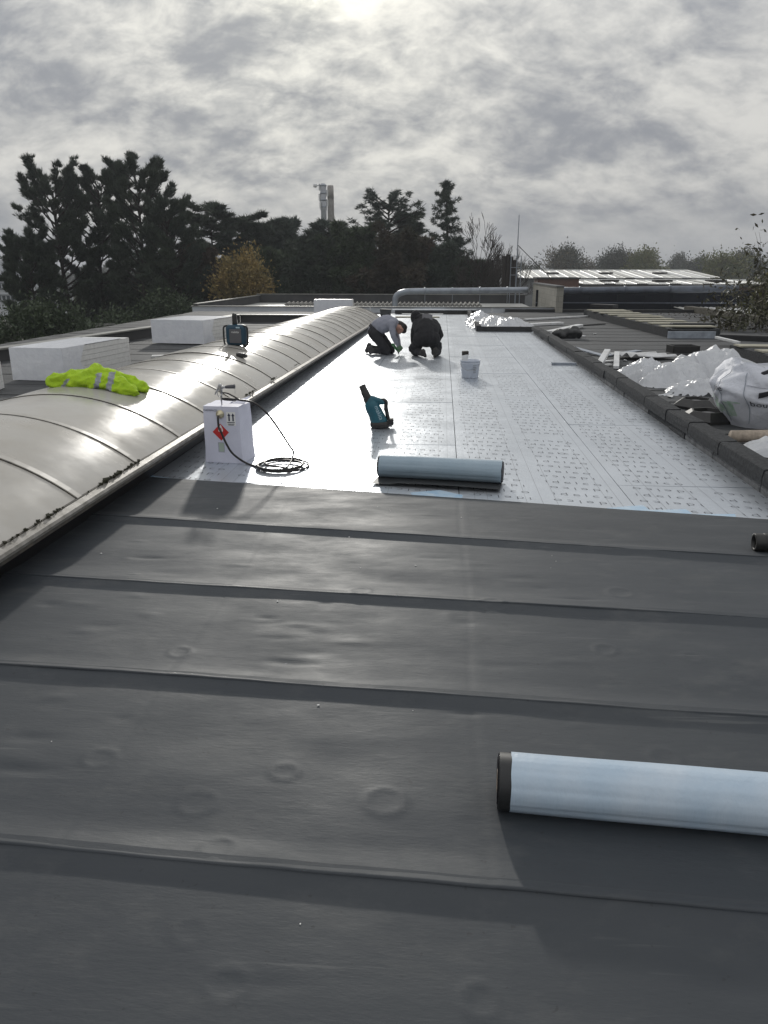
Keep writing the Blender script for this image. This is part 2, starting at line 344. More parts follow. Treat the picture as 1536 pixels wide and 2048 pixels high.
for k in range(7):
    nx, ny = 330, 96
    xs = np.linspace(-2.27, 2.42, nx)
    def seam(j): return np.array([ln(j, x) + 0.007 * mnoise.noise((x * 1.3, j * 7.1, 0)) + 0.003 * mnoise.noise((x * 6, j * 3.3, 2)) for x in xs])
    line = seam(k); far = line + (0.04 if k else 0.0); near = seam(k + 1)          # each sheet laps over the next one towards us
    v = np.sort(np.concatenate([np.linspace(0, 1, ny - 24), np.linspace(.86, 1, 12)[:-1], np.linspace(.02, .14, 13)]))
    ny = len(v)
    Yg = far[None, :] + (near - far)[None, :] * v[:, None]; Xg = np.repeat(xs[None, :], ny, 0)
    d = line[None, :] - Yg; dnear = Yg - near[None, :]
    rise = 0.020 if k else 0.0; rn = 0.020 + 0.005
    bw = np.array([0.066 + 0.015 * mnoise.noise((x * .7, k * 2.2, 5)) for x in xs])[None, :]
    wn_ = (0.26 if k == 1 else 0.16) + np.array([0.03 * mnoise.noise((x * .9, k * 4.2, 9)) for x in xs])[None, :]
    Zg = 0.011 + mem_detail(Xg, Yg) * np.clip(d / .05, 0, 1) + rise * np.clip(1 - np.maximum(d, 0) / bw, 0, 1)
    s_ = np.clip(1 - dnear / wn_, 0, 1); Zg += rn * s_ * s_ * (1.6 - .6 * s_) * (1 + .18 * np.array([mnoise.noise((x * 2.2, k * 5.5, 1)) for x in xs]))[None, :]
    V = np.stack([Xg, Yg, Zg], -1)
    V = np.concatenate([V, np.stack([xs, near - 0.0004, Zg[-1] - 0.0065], -1)[None]], 0)
    n2 = ny + 1; idx = np.arange(n2 * nx).reshape(n2, nx)
    F = np.stack([idx[:-1, :-1], idx[1:, :-1], idx[1:, 1:], idx[:-1, 1:]], -1).reshape(-1, 4)
    link('membrane_sheet', arrays_mesh('membrane_sheet', V.reshape(-1, 3), F, M['membrane'], True), roof)
# translucent blue film showing at the edge of the membrane
for pts in (((272, 962), (300, 950), (400, 965), (475, 973), (470, 982), (300, 972)), ((1212, 1016), (1285, 1010), (1300, 1020), (1372, 1018), (1385, 1028), (1470, 1028), (1475, 1040), (1230, 1026)), ((820, 985), (880, 980), (925, 990), (925, 1004), (830, 996))):
    vs = [atz(x, y, 0.0026) for x, y in pts]; n = len(vs)
    MB().add(vs + [v - Vector((0, 0, .0012)) for v in vs], [tuple(range(n))] + [(i, i + n, (i + 1) % n + n, (i + 1) % n) for i in range(n)]).build('blue_film', M['blue_film'], roof)
# pale crumbs of foam lying on the membrane
random.seed(5); cr = MB()
for _ in range(36):
    x, y = random.uniform(-2.0, 2.2), random.uniform(0.9, 5.0); s = random.choice((.0015, .002, .003, .004))
    cr.box((x, y, 0.011 + s / 2), (s * 2, s * 1.5, s), rz3(random.random() * 3), jit=s * .3)
tag(cr.build('foam_crumbs', M['foam']), 'tiny white foam crumbs scattered over the dark membrane', 'crumbs', kind='stuff')

# ------------------------------------------------------------------ barrel skylight
sk = thing('barrel_skylight', 'long curved grey barrel vault skylight with dark ribs left of the foil', 'skylight', (-2.2, 6, 0))
def sx(y): return 0.010 * (y - 4.3)
def szd(y): return -0.006 * max(y - 6.0, 0)
XF, ZF, XC, ZC, HW = -2.14, 0.22, -3.19, 0.575, 1.05
def vault(t, y, dz=0.0):
    """t 0 at the right foot, 1 at the left foot"""
    a = (t - 0.5) * 2; rise = ZC - ZF; rad = (HW * HW + rise * rise) / (2 * rise); x = -a * HW
    z = math.sqrt(rad * rad - x * x) - (rad - rise)
    return Vector((XC + x + sx(y) + 2.2, y - 6, ZF + z + dz + szd(y)))
Y0 = 4.3 - 0.9 * 5; NP = 28
for k in range(NP):
    ya, yb = Y0 + 0.9 * k + 0.012, Y0 + 0.9 * (k + 1) - 0.012; ba = random.uniform(0.006, 0.016); tw = random.uniform(-.006, .006)
    MB().grid(24, 8, lambda u, v: vault(u, ya + (yb - ya) * v, ba * math.sin(math.pi * v) * (0.5 + 0.5 * math.sin(math.pi * u)) + tw * (v - .5) * math.sin(math.pi * u) * 2)).build('glazing_panel', M['glazing'], sk, True)
for k in range(NP + 1):
    y = Y0 + 0.9 * k
    g = MB(); c = MB()
    def strip(mb, dy0, dy1, h0, h1):
        n = 26; vs = []
        for i in range(n + 1):
            u = i / n
            for dy, h in ((dy0, h0), (dy0, h1), (dy1, h1), (dy1, h0)): vs.append(vault(u, y, h) + Vector((0, dy, 0)))
        mb.add(vs, [(i * 4 + j, i * 4 + j + 1, i * 4 + j + 5, i * 4 + j + 4) for i in range(n) for j in range(3)])
    strip(g, -0.018, -0.006, -0.004, 0.008); strip(c, -0.006, 0.050, -0.004, 0.006)
    b = g.build('glazing_bar', M['gasket'], sk); c.build('cover_strip', M['strip'], b)
ye = Y0 + 0.9 * NP
def ex_rail(name, prof, mat, y0=Y0, y1=ye, seg=16, side=1):
    mb = MB(); n = len(prof); vs = []
    for i in range(seg + 1):
        y = y0 + (y1 - y0) * i / seg
        for x, z in prof: vs.append((x + sx(y) + 2.2, y - 6, z + szd(y) * min(1, z / .2)))
    mb.add(vs, [(i * n + j, i * n + (j + 1) % n, (i + 1) * n + (j + 1) % n, (i + 1) * n + j) for i in range(seg) for j in range(n)] + [tuple(range(n)), tuple(reversed(range(seg * n, seg * n + n)))])
    return mb.build(name, mat, sk)
ex_rail('edge_rail', ((-2.152, .212), (-2.152, .238), (-2.108, .226), (-2.098, .212), (-2.100, .196), (-2.126, .205)), M['alu'], y1=26.0)
ex_rail('sealing_gasket', ((-2.168, .212), (-2.168, .243), (-2.153, .241), (-2.153, .212)), M['gasket'], y1=26.0)
ex_rail('drip_flashing', ((-2.104, .20), (-2.102, .176), (-2.108, .176), (-2.111, .20)), M['gasket'], y1=26.0)
ex_rail('curb', ((-2.17, .21), (-2.125, .206), (-2.275, 0.0), (-2.36, 0.0)), M['black'], y1=26.0)
ex_rail('edge_rail', ((-4.235, .215), (-4.235, .24), (-4.29, .235), (-4.30, .18), (-4.26, .18)), M['alu'])
ex_rail('curb', ((-4.25, .205), (-4.15, .2), (-4.15, 0.0), (-4.25, 0.0)), M['black'])
mb = MB(); vs = [vault(i / 24, ye) for i in range(25)]; vs += [Vector((v.x, v.y, 0.0)) for v in vs]
mb.add(vs, [(i, i + 1, i + 26, i + 25) for i in range(24)]); mb.build('end_wall', M['black'], sk)
mb = MB(); mb.box((-1.86 + 2.2, 26.2 - 6, .17), (0.34, 0.5, .34), jit=.03); mb.build('end_upstand', M['bitumen'], sk)
# moss along the rail
random.seed(3); ms = MB()
for yc, n in ((4.75, 30), (5.0, 22), (3.95, 16), (3.6, 10), (7.0, 14), (7.8, 20), (8.5, 22), (9.6, 14), (11, 8)):
    for _ in range(n):
        y = yc + random.gauss(0, .13); s = abs(random.gauss(.004, .0045)) + .002
        ms.box((-2.155 + sx(y) + random.gauss(0, .006), y, .245 + s * .3), (s * 1.5, s * 1.8, s * 1.3), rz3(random.random()), jit=s * .4)
tag(ms.build('moss', M['moss']), 'dark moss clumps along the skylight edge rail', 'moss', kind='stuff')

# ------------------------------------------------------------------ right kerb clad in felt slabs
kb = thing('roof_kerb', 'low kerb clad in black felt slabs along the right edge of the foil', 'kerb', (2.45, 12, 0))
def hk(y): return float(np.interp(y, [2, 5.8, 7.5, 10, 13, 17, 19, 20.8], [.178, .18, .183, .187, .19, .185, .175, .16]))
MB().box((-.02, -.5, .03), (0.08, 17.6, .06)).build('core', M['black'], kb)
js = [2.0, 2.9, 3.75, 4.65, 5.55, 6.47, 7.32, 8.06, 8.95, 9.64, 10.47, 11.31, 12.2, 13.1, 13.95, 14.8, 15.7, 16.5, 17.4, 18.2, 19.1, 19.9, 20.75]
random.seed(21)
def slab_piece(ya, yb, x0, x1, z0, za, zb, mat, name, j):
    g = 0.008; off = random.uniform(-j, j); vs = []
    for y, zt in ((ya + g, za), (yb - g, zb)):
        o1 = random.uniform(-j, j); sk_ = random.uniform(-.012, .012)
        for x, z in ((x0, z0), (x0 - .004, z0 + (zt - z0) * .5), (x0 + .003, zt - .010), (x0 + .016, zt), (x1, zt + .004), (x1 + .004, zt - .03), (x1, z0)):
            vs.append((x - 2.45 + off + o1 * .4, y - 12 + sk_ * (z > .10), z + random.uniform(-.004, .004)))
    n = 7; fs = [(i, (i + 1) % n, (i + 1) % n + n, i + n) for i in range(n)] + [tuple(reversed(range(n))), tuple(range(n, 2 * n))]
    MB().add(vs, fs).build(name, mat, kb)
for a, b in zip(js[:-1], js[1:]):
    slab_piece(a, b, 2.325, 2.475, random.uniform(.060, .075), hk(a) + random.uniform(-.006, .006), hk(b) + random.uniform(-.006, .006), M['slab'], 'felt_slab', .008)
y = 2.0
while y < 20.4:
    L = random.uniform(.45, .95); slab_piece(y, min(y + L, 20.7), 2.345, 2.38, -0.01, random.uniform(.065, .09), random.uniform(.065, .09), M['slab_old'] if random.random() < .75 else M['slab'], 'base_slab', .006); y += L

# black tray upstand where the foil narrows
tr = thing('tray_upstand', 'black upstand tray holding crumpled film at the far right of the foil', 'upstand', (1.65, 21, 0))
MB().box((0.02, 0, .065), (1.42, .05, .13)).build('front_board', M['black'], tr)
MB().box((-0.68, 4.2, .075), (.12, 8.35, .15)).build('side_kerb', M['slab'], tr)
MB().box((0.05, 4.2, .02), (1.34, 8.3, .04)).build('tray_floor', M['bitumen'], tr)

# ------------------------------------------------------------------ bitumen sheets of the roofs on both sides
random.seed(31)
def strip_sheets(x0, x1, y0, y1, w, mat, zb):
    y = y0; i = 0
    while y < y1:
        yb = min(y + w, y1); nx, ny = 60, 8
        tilt = random.uniform(.004, .009)
        def fn(u, v):
            X = x0 + (x1 - x0) * u; Yv = y + (yb + .03 - y) * v
            Z = zb + .002 + tilt * (1 - v) * (1 if True else 0) + .010 * mnoise.noise((X * .8, Yv * 1.1, 3)) + .004 * mnoise.noise((X * 2.5, Yv * 3, 8))
            return (X, Yv + .012 * mnoise.noise((X * .5, i, 0)), Z)
        MB().grid(nx, ny, fn).build('roofing_sheet', mat, roof, True); y = yb; i += 1
strip_sheets(2.47, 9.6, 1.0, 21.1, 0.95, M['bitumen'], .012)
strip_sheets(2.36, 9.6, 21.1, 30.9, 1.1, M['bitumen'], .006)
strip_sheets(-9.55, -4.26, 0.5, 30.5, 1.0, M['bitumen'], .012)
# ------------------------------------------------------------------ materials of the things
def film_extra(m, nt, b, vec, nz):
    b.inputs['Subsurface Weight'].default_value = 0.0
    b.inputs['Coat Weight'].default_value = 0.25; b.inputs['Coat Roughness'].default_value = 0.2
def trans_extra(w):
    def f(m, nt, b, vec, nz):
        out = nt.nodes['Material Output']; t = nt.nodes.new('ShaderNodeBsdfTranslucent'); t.inputs[0].default_value = (0.85, 0.86, 0.87, 1)
        mx = nt.nodes.new('ShaderNodeMixShader'); mx.inputs[0].default_value = w
        nt.links.new(b.outputs[0], mx.inputs[1]); nt.links.new(t.outputs[0], mx.inputs[2]); nt.links.new(mx.outputs[0], out.inputs[0])
    return f
M['roll_film'] = principled('roll_film', (0.53, 0.61, 0.69), 0.38, noise=5, col2=(0.43, 0.54, 0.65), bump=((16, 0.005), (60, 0.0008)), stretch=(1, 1, 0.12), coords='Object')
M['roll_film2'] = principled('roll_film2', (0.33, 0.42, 0.49), 0.4, noise=5, col2=(0.29, 0.38, 0.45), bump=((7, 0.003),), stretch=(1, 1, 0.25))
M['rubber'] = principled('rubber', (0.02, 0.021, 0.022), 0.5)
M['tube_card'] = principled('tube_card', (0.50, 0.42, 0.34), 0.8, noise=20)
M['carton'] = principled('carton', (0.68, 0.69, 0.80), 0.55, noise=8, col2=(0.63, 0.64, 0.75), bump=((18, .0025), (150, .0004)))
M['carton_dark'] = principled('carton_dark', (0.45, 0.46, 0.55), 0.6, noise=10)
M['red'] = principled('red', (0.55, 0.03, 0.03), 0.5)
M['white'] = principled('white', (0.8, 0.8, 0.79), 0.5)
M['navy'] = principled('navy', (0.012, 0.016, 0.05), 0.5)
M['brass'] = principled('brass', (0.55, 0.50, 0.35), 0.3, 0.9)
M['steel'] = principled('steel', (0.55, 0.55, 0.55), 0.32, 0.9, noise=30, col2=(.4, .4, .4))
M['window_card'] = principled('window_card', (0.42, 0.50, 0.42), 0.5)
M['hose'] = principled('hose', (0.015, 0.013, 0.013), 0.38)
M['teal'] = principled('teal', (0.008, 0.105, 0.145), 0.38, noise=18, col2=(0.010, 0.085, 0.12))
M['teal_dark'] = principled('teal_dark', (0.010, 0.05, 0.085), 0.42)
M['plastic_black'] = principled('plastic_black', (0.014, 0.014, 0.015), 0.48, noise=25, col2=(.025, .024, .022))
M['print_pale'] = principled('print_pale', (0.42, 0.56, 0.62), 0.5)
M['grey_plastic'] = principled('grey_plastic', (0.10, 0.10, 0.11), 0.5)
M['hivis'] = principled('hivis', (0.44, 0.66, 0.02), 0.8, noise=14, col2=(0.34, 0.54, 0.015), bump=((28, .012), (260, .0008)))
M['reflective'] = principled('reflective', (0.36, 0.38, 0.42), 0.45, 0.3, noise=20, bump=((45, .003),))
M['sweater'] = principled('sweater', (0.30, 0.31, 0.36), 0.9, noise=16, col2=(0.25, 0.26, 0.31), bump=((26, .006),))
M['trousers'] = principled('trousers', (0.010, 0.010, 0.013), 0.8, noise=12, col2=(.018, .018, .022), bump=((26, .006),))
M['hoodie'] = principled('hoodie', (0.011, 0.011, 0.013), 0.9, noise=14, col2=(.018, .018, .021), bump=((24, .007),))
M['skin'] = principled('skin', (0.50, 0.28, 0.21), 0.55)
M['hair'] = principled('hair', (0.022, 0.016, 0.012), 0.6, noise=60)
M['sole'] = principled('sole', (0.085, 0.082, 0.085), 0.8, noise=40, col2=(.02, .02, .02))
M['sole2'] = principled('sole2', (0.032, 0.030, 0.028), 0.8, noise=30, col2=(.02, .02, .02))
M['green_tool'] = principled('green_tool', (0.03, 0.17, 0.05), 0.45)
M['glove'] = principled('glove', (0.13, 0.22, 0.13), 0.8)
M['bucket'] = principled('bucket', (0.68, 0.72, 0.79), 0.4, noise=8, col2=(.56, .60, .68))
M['film'] = principled('film', (0.80, 0.82, 0.85), 0.22, noise=4, col2=(0.74, 0.76, 0.80), bump=((30, .006),), extra=trans_extra(0.35))
M['bagcloth'] = principled('bagcloth', (0.70, 0.72, 0.78), 0.55, noise=5, col2=(0.62, 0.64, 0.70), bump=((9, .010), (36, .004)), extra=trans_extra(0.12))
M['strap'] = principled('strap', (0.012, 0.012, 0.018), 0.7)
M['green_stain'] = principled('green_stain', (0.34, 0.52, 0.38), 0.6, noise=14, col2=(0.62, 0.68, 0.66))
M['trim_white'] = principled('trim_white', (0.72, 0.73, 0.74), 0.45, noise=5, col2=(0.58, 0.58, 0.57))
M['cream'] = principled('cream', (0.40, 0.38, 0.29), 0.7, noise=4, col2=(0.27, 0.255, 0.20), coords='World')
M['grey_edge'] = principled('grey_edge', (0.36, 0.40, 0.46), 0.5, noise=6)

# ------------------------------------------------------------------ rolls of membrane
def roll(name, label, a, b, r, film, inset=0.035, group=None):
    """a, b: points on the roof under the two ends"""
    a = Vector(a); b = Vector(b); d = b - a; L = d.length; d.normalize()
    o = thing(name, label, 'roll', a); Mx = (Vector((0, 0, r + .009))).to_4d(); Q = d.to_track_quat('Z', 'Y').to_matrix().to_4x4()
    T = Matrix.Translation((0, 0, r + .009)) @ Q
    MB().lathe([(r * .42, 0.01), (r * .42, 0.0), (r * .985, 0), (r, .004), (r, L - .004), (r * .985, L), (r * .42, L), (r * .42, L - .01)], 40, 0, T).build('rubber_roll', M['rubber'], o, True)
    for e in (0.0, L):                                     # windings seen on the end
        w = MB()
        for i in range(7):
            q = r * (.50 + .07 * i); s_ = -1 if e == 0 else 1
            w.lathe([(q, e + s_ * .0015 * (i % 3)), (q + r * .045, e + s_ * (.002 + .0012 * ((i * 2) % 3)))], 36, 0, T)
        w.build('windings', M['grey_plastic'], o)
    n = 96; mb = MB(); vs = []
    for i in range(31):
        z = inset + (L - inset * (1 if film == 'roll_film2' else 2) - .004) * i / 30
        for k in range(n):
            t = 2 * math.pi * k / n; rr = r + .0022 + .0022 * mnoise.noise((math.cos(t) * 2.2, math.sin(t) * 2.2, z * 2.5)) + .0014 * mnoise.noise((math.cos(t) * 7, math.sin(t) * 7, z * 1.2 + 4)) + (.0022 if 1.1 < t < 3.4 else 0); vs.append(T @ Vector((rr * math.cos(t), rr * math.sin(t), z + .003 * mnoise.noise((t * 2, i // 30 * 7, 0)))))
    mb.add(vs, [(i * n + k, i * n + (k + 1) % n, (i + 1) * n + (k + 1) % n, (i + 1) * n + k) for i in range(30) for k in range(n)])
    mb.build('release_film', M[film], o, True)
    MB().lathe([(r * .30, -.004), (r * .41, -.004), (r * .41, L + .004), (r * .30, L + .004), (r * .30, -.004)], 28, 0, T).build('cardboard_core', M['tube_card'], o, True)
    return o, T, L
a = atz(1006, 1652); b = atz(1536, 1702); d = (b - a).normalized()
a.y += .085; d = d.normalized()
roll('membrane_roll', 'large white filmed membrane roll lying on the dark membrane in the right foreground', (a.x - .012, a.y, 0), (a.x + d.x * 1.0, a.y + d.y * 1.0, 0), .083, 'roll_film')
a2 = atz(757, 958); b2 = atz(1005, 972)
r2, T2, L2 = roll('membrane_roll', 'blue-grey membrane roll with a loose black tail lying on the foil', (a2.x, a2.y + .06, 0), (b2.x, b2.y + .06, 0), .083, 'roll_film2', .012)
dl = Vector((b2.x - a2.x, b2.y - a2.y, 0)); L_ = dl.length; dl.normalize(); dn = Vector((dl.y, -dl.x, 0))
def tail(u, v):
    p = dl * (u * L_) + dn * (-.02 + .27 * v); lift = .012 + .02 * v * v * (0.25 + .75 * abs(math.sin(u * 2.3 + .4))) * (0.3 if u < .2 else 1)
    return (p.x, p.y, lift)
t = MB().grid(40, 10, tail); t.build('loose_tail', M['rubber'], r2, True)
so_ = r2.children[-1].modifiers.new('s', 'SOLIDIFY'); so_.thickness = .004
# black pipe end at the right edge
pa = Vector((1.81, 4.30, 0)); pb = pa + Vector((.75, -.05, 0))
o = thing('black_pipe', 'short black pipe lying at the right edge near the kerb', 'pipe', pa)
Q = (pb - pa).to_track_quat('Z', 'Y').to_matrix().to_4x4(); T = Matrix.Translation((0, 0, .062)) @ Q
MB().lathe([(.036, .02), (.036, 0), (.05, 0), (.052, .004), (.052, .52), (.048, .522), (.048, .75), (.036, .75)], 28, 0, T).build('pipe', M['plastic_black'], o, True)
MB().lathe([(.0521, .05), (.0545, .052), (.0545, .07), (.0521, .072)], 28, 0, T).build('socket_ring', M['plastic_black'], o, True)

# ------------------------------------------------------------------ spray canister in its carton, hose and gun
bx = thing('spray_canister_box', 'white carton spray canister with a red flame diamond beside the hose', 'canister', (-1.79, 6.33, .001), R(-7))
BWD, BDP, BH = .315, .28, .475
prof = [(0, .006), (.12, .0), (.35, 0.0), (BH, -.004)]
mb = MB(); vs = []
for z, e in prof:
    for x_, y_ in ((-1, -1), (1, -1), (1, 1), (-1, 1)): vs.append((x_ * (BWD / 2 + e) + (.012 * (1 - z / BH) if x_ > 0 else 0), y_ * (BDP / 2 + e), z))
mb.add(vs, [(i * 4 + j, i * 4 + (j + 1) % 4, i * 4 + (j + 1) % 4 + 4, i * 4 + j + 4) for i in range(3) for j in range(4)] + [(3, 2, 1, 0), (12, 13, 14, 15)])
mb.build('carton', M['carton'], bx, bevel=.004)
yf = -BDP / 2 - .0015
# folded top flaps, one lifted
for (x0, x1, y0, y1, tl) in ((-.155, .155, -.137, -.01, .004), (-.155, .02, 0.0, .137, .012), (.03, .158, .0, .137, .05)):
    MB().add([(x0, y0, BH - .003), (x1, y0, BH - .002 + tl * .2), (x1, y1, BH + tl), (x0, y1, BH + .002), (x0, y0, BH + .001), (x1, y0, BH + .002 + tl * .2), (x1, y1, BH + .004 + tl), (x0, y1, BH + .006)], [(4, 5, 6, 7), (3, 2, 1, 0), (0, 1, 5, 4), (1, 2, 6, 5), (2, 3, 7, 6), (3, 0, 4, 7)]).build('flap', M['carton'], bx)
def fq(cx, cz, pts, name, mat, dy=0.0):
    vs = [(cx + x, yf - dy, cz + z) for x, z in pts]; vs2 = [(x, y + .001, z) for x, y, z in vs]; n = len(vs)
    return MB().add(vs + vs2, [tuple(range(n))] + [(i, i + n, (i + 1) % n + n, (i + 1) % n) for i in range(n)]).build(name, mat, bx)
fx = lambda zx: (zx - 160) / (985 - 160) * BWD - BWD / 2            # from the close-up to carton coordinates
fz = lambda zy: (1870 - zy) / (1870 - 640) * BH
fq(fx(548), fz(1190), ((-.072, 0), (0, -.072), (.072, 0), (0, .072)), 'hazard_diamond', M['red'])
fq(fx(548), fz(1110), ((-.018, -.026), (.018, -.026), (.021, -.008), (.012, .012), (.002, .034), (-.010, .014), (-.020, -.006)), 'flame_symbol', M['white'], .001)
fq(fx(552), fz(1120), ((-.007, -.014), (.008, -.014), (.007, .0), (0, .012), (-.007, 0)), 'flame_core', M['red'], .002)
fq(fx(800), fz(890), ((-.040, -.058), (.040, -.058), (.040, .056), (-.040, .056)), 'handling_label', M['white'], 0)
for zx in (760, 850):
    fq(fx(zx), fz(860), ((-.006, -.032), (.006, -.032), (.006, .012), (.014, .012), (0, .034), (-.014, .012), (-.006, .012)), 'arrow_symbol', M['navy'], .001)
fq(fx(800), fz(972), ((-.032, -.003), (.032, -.003), (.032, .003), (-.032, .003)), 'arrow_bar', M['navy'], .001)
fq(fx(540), fz(1525), ((-.028, -.042), (.028, -.042), (.028, .042), (-.028, .042)), 'window_frame', M['carton_dark'], 0)
fq(fx(545), fz(1525), ((-.021, -.036), (.022, -.036), (.022, .037), (-.021, .037)), 'window_cut', M['window_card'], .001)
tm = MB()
add_text(tm, 'CHEMSPACE', frame((fx(330), yf - .001, fz(725)), (1, 0, 0), (0, 0, 1)), .022, 1.0, 1.0)
tm.build('lettering', M['navy'], bx)
for i, (zx, zy, w) in enumerate(((390, 1790, .07), (400, 1812, .055), (620, 1832, .09), (800, 1005, .06), (800, 1025, .05))):
    tm = MB(); tm.add([(fx(zx) - w / 2, yf - .001, fz(zy) - .002), (fx(zx) + w / 2, yf - .001, fz(zy) - .002), (fx(zx) + w / 2, yf - .001, fz(zy) + .002), (fx(zx) - w / 2, yf - .001, fz(zy) + .002)], [(0, 1, 2, 3)]).build('print_line', M['navy'], bx)
Tv = Matrix.Translation((fx(560), yf, fz(800))) @ Matrix.Rotation(R(90), 4, 'X')
MB().lathe([(.034, -.002), (.034, .008), (.022, .010), (.020, .022), (.012, .024), (.012, .05), (0.0005, .05)], 22, 0, Tv).build('valve', M['brass'], bx, True)
# hose and gun
def w2(p): return Vector(p)
gun = thing('spray_gun', 'metal spray gun with long black hose standing on the white carton', 'spray gun', (-1.815, 6.27, .478))
G = Vector(gun.location)
hp = []
vpos = bx.matrix_basis @ Vector((fx(565), yf - .05, fz(815)))
hp += [vpos, vpos + Vector((.004, -.02, -.02)), vpos + Vector((.008, -.025, -.09))]
for px, py, z in ((452, 858, .28), (458, 882, .19), (470, 905, .1), (487, 922, .03)): hp.append(atz(px, py, z) + Vector((0, 0, 0)))
# keep the falling part in front of the carton face
for i in range(3, 7): hp[i].y = min(hp[i].y, 6.10); 
hp[6] = atz(492, 926, .012)
cc = atz(562, 931, .01)
for k in range(0, 66):
    a_ = math.pi * 1.12 + k * 2 * math.pi / 20; rr = .205 + .025 * math.sin(k * .31) - .0006 * k; e = Vector((.02 * math.sin(k * .11 + 1), .03 * math.sin(k * .13), 0))
    hp.append(Vector((cc.x + .0 + rr * math.cos(a_), cc.y + rr * 1.05 * math.sin(a_), .012 + .0012 * (k // 20) * 8)) + e)
for px, py, z, Y in ((587, 906, .05, 6.35), (578, 890, .13, 6.33), (560, 862, .26, 6.30), (535, 828, .40, 6.28), (508, 806, .50, 6.27), (480, 800, .535, 6.26), (462, 798, .545, 6.26), (451, 797, .55, 6.26)):
    hp.append(at(px, py, Y))
def catmull(P, n=6):
    out = []
    for i in range(len(P) - 1):
        p0, p1, p2, p3 = P[max(i - 1, 0)], P[i], P[i + 1], P[min(i + 2, len(P) - 1)]
        for k in range(n):
            t = k / n; out.append(.5 * ((2 * p1) + (p2 - p0) * t + (2 * p0 - 5 * p1 + 4 * p2 - p3) * t * t + (3 * p1 - p0 - 3 * p2 + p3) * t ** 3))
    out.append(P[-1]); return out
MB().tube([p - G for p in catmull(hp, 5)], .0088, 8).build('hose', M['hose'], gun, True)
S = 1 / 2690.0                                                        # close-up pixels to metres
def gp(zx, zy, dy=0.0): return Vector(((zx - 525) * S * 1.0, dy, (565 - zy) * S))
lz = MB(); lz.tube([gp(525, 590), gp(520, 470), gp(525, 360), gp(528, 300)], [.004, .007, .009, .008], 10); lz.build('lance', M['steel'], gun, True)
bd = MB(); capsule(bd, gp(515, 130), gp(528, 300), .016, .012); capsule(bd, gp(470, 190), gp(400, 300), .011, .006); capsule(bd, gp(510, 125), gp(470, 190), .016, .012); bd.tube([gp(530, 170), gp(640, 160)], [.014, .012], 10)
remeshed('gun_body', bd, M['steel'], gun, .004, 3)
MB().tube([gp(630, 165), gp(700, 158), gp(780, 150), gp(845, 148)], [.012, .015, .017, .018], 12).build('handle', M['grey_plastic'], gun, True)
MB().tube([gp(445, 260), gp(440, 340), gp(475, 385), gp(510, 370)], .004, 6).build('trigger_guard', M['steel'], gun, True)
MB().tube([gp(380, 340), gp(410, 280), gp(440, 230)], [.004, .008, .008], 8).build('nozzle_tip', M['steel'], gun, True)
MB().tube([gp(843, 190), gp(840, 320)], .0016, 6).build('wire_guard', M['steel'], gun)
MB().tube([gp(545, 430), gp(600, 432), gp(700, 440), gp(800, 455)], [.009, .013, .012, .009], 10).build('hose_coupling', M['plastic_black'], gun, True)
MB().tube(catmull([gp(540, 290), gp(660, 300), gp(760, 345), gp(860, 400), gp(940, 445), gp(1000, 470)], 4), .006, 7).build('feed_tube', M['hose'], gun, True)

# ------------------------------------------------------------------ leaf blower
bl = thing('leaf_blower', 'teal cordless leaf blower standing tilted on the foil, black nozzle up', 'blower', atz(760, 855), R(4))
K = 2666.0
def bp(zx, zy, dy=0.0): return Vector(((zx - 838) / K, dy, (1345 - zy) / K))
bd = MB()
capsule(bd, bp(545, 600), bp(620, 760), .050, .074, 20); capsule(bd, bp(620, 760), bp(740, 1000), .074, .078, 20); capsule(bd, bp(740, 1000), bp(810, 1190), .078, .090, 20); capsule(bd, bp(600, 560), bp(900, 640), .038, .030, 14)
remeshed('body', bd, M['teal'], bl, .006, 6)
MB().lathe([(.001, .004), (.088, .004), (.100, .014), (.103, .04), (.098, .06), (.085, .07), (.001, .07)], 32).build('intake_base', M['plastic_black'], bl, True)
ng = MB()
for i in range(9): ng.box((0, -.1035 * math.cos((i - 4) * .22), .038), (.004, .004, .04))
q0, q1 = bp(350, 190), bp(530, 610)
MB().tube([q0, q0.lerp(q1, .03), q0.lerp(q1, .35), q0.lerp(q1, .36), q0.lerp(q1, .7), q1], [.034, .036, .036, .039, .041, .047], 24, cap=False).build('nozzle', M['plastic_black'], bl, True)
mb = MB(); mb.tube([q0.lerp(q1, .12), q0.lerp(q1, .121)], [.034, .001], 24); mb.build('nozzle_bore', M['plastic_black'], bl)
MB().tube(catmull([bp(800, 600), bp(930, 590), bp(1000, 640), bp(1000, 760), bp(1020, 900), bp(1050, 1050), bp(1060, 1130)], 4), [.020] * 25, 12).build('handle', M['plastic_black'], bl, True)
MB().box(bp(1130, 1180), (.062, .085, .066), jit=.004).build('battery', M['plastic_black'], bl, bevel=.008)
MB().box(bp(1115, 1275, -.043), (.040, .004, .022)).build('battery_label', M['grey_plastic'], bl, bevel=.001)
MB().tube([bp(985, 770), bp(960, 830), bp(975, 870)], .008, 8).build('trigger', M['plastic_black'], bl, True)
tm = MB(); p0 = bp(735, 720); p1 = bp(880, 1080); ex = (p1 - p0).normalized(); ey = Vector((ex.z * -1, 0, ex.x)); 
add_text(tm, 'makita', frame((p0 + p1) / 2 + Vector((.0, -.083, 0)), ex, Vector((0, -1, 0)).cross(ex)), .062, 0.92, 1.0)
mt = tm.build('lettering', M['print_pale'], bl)

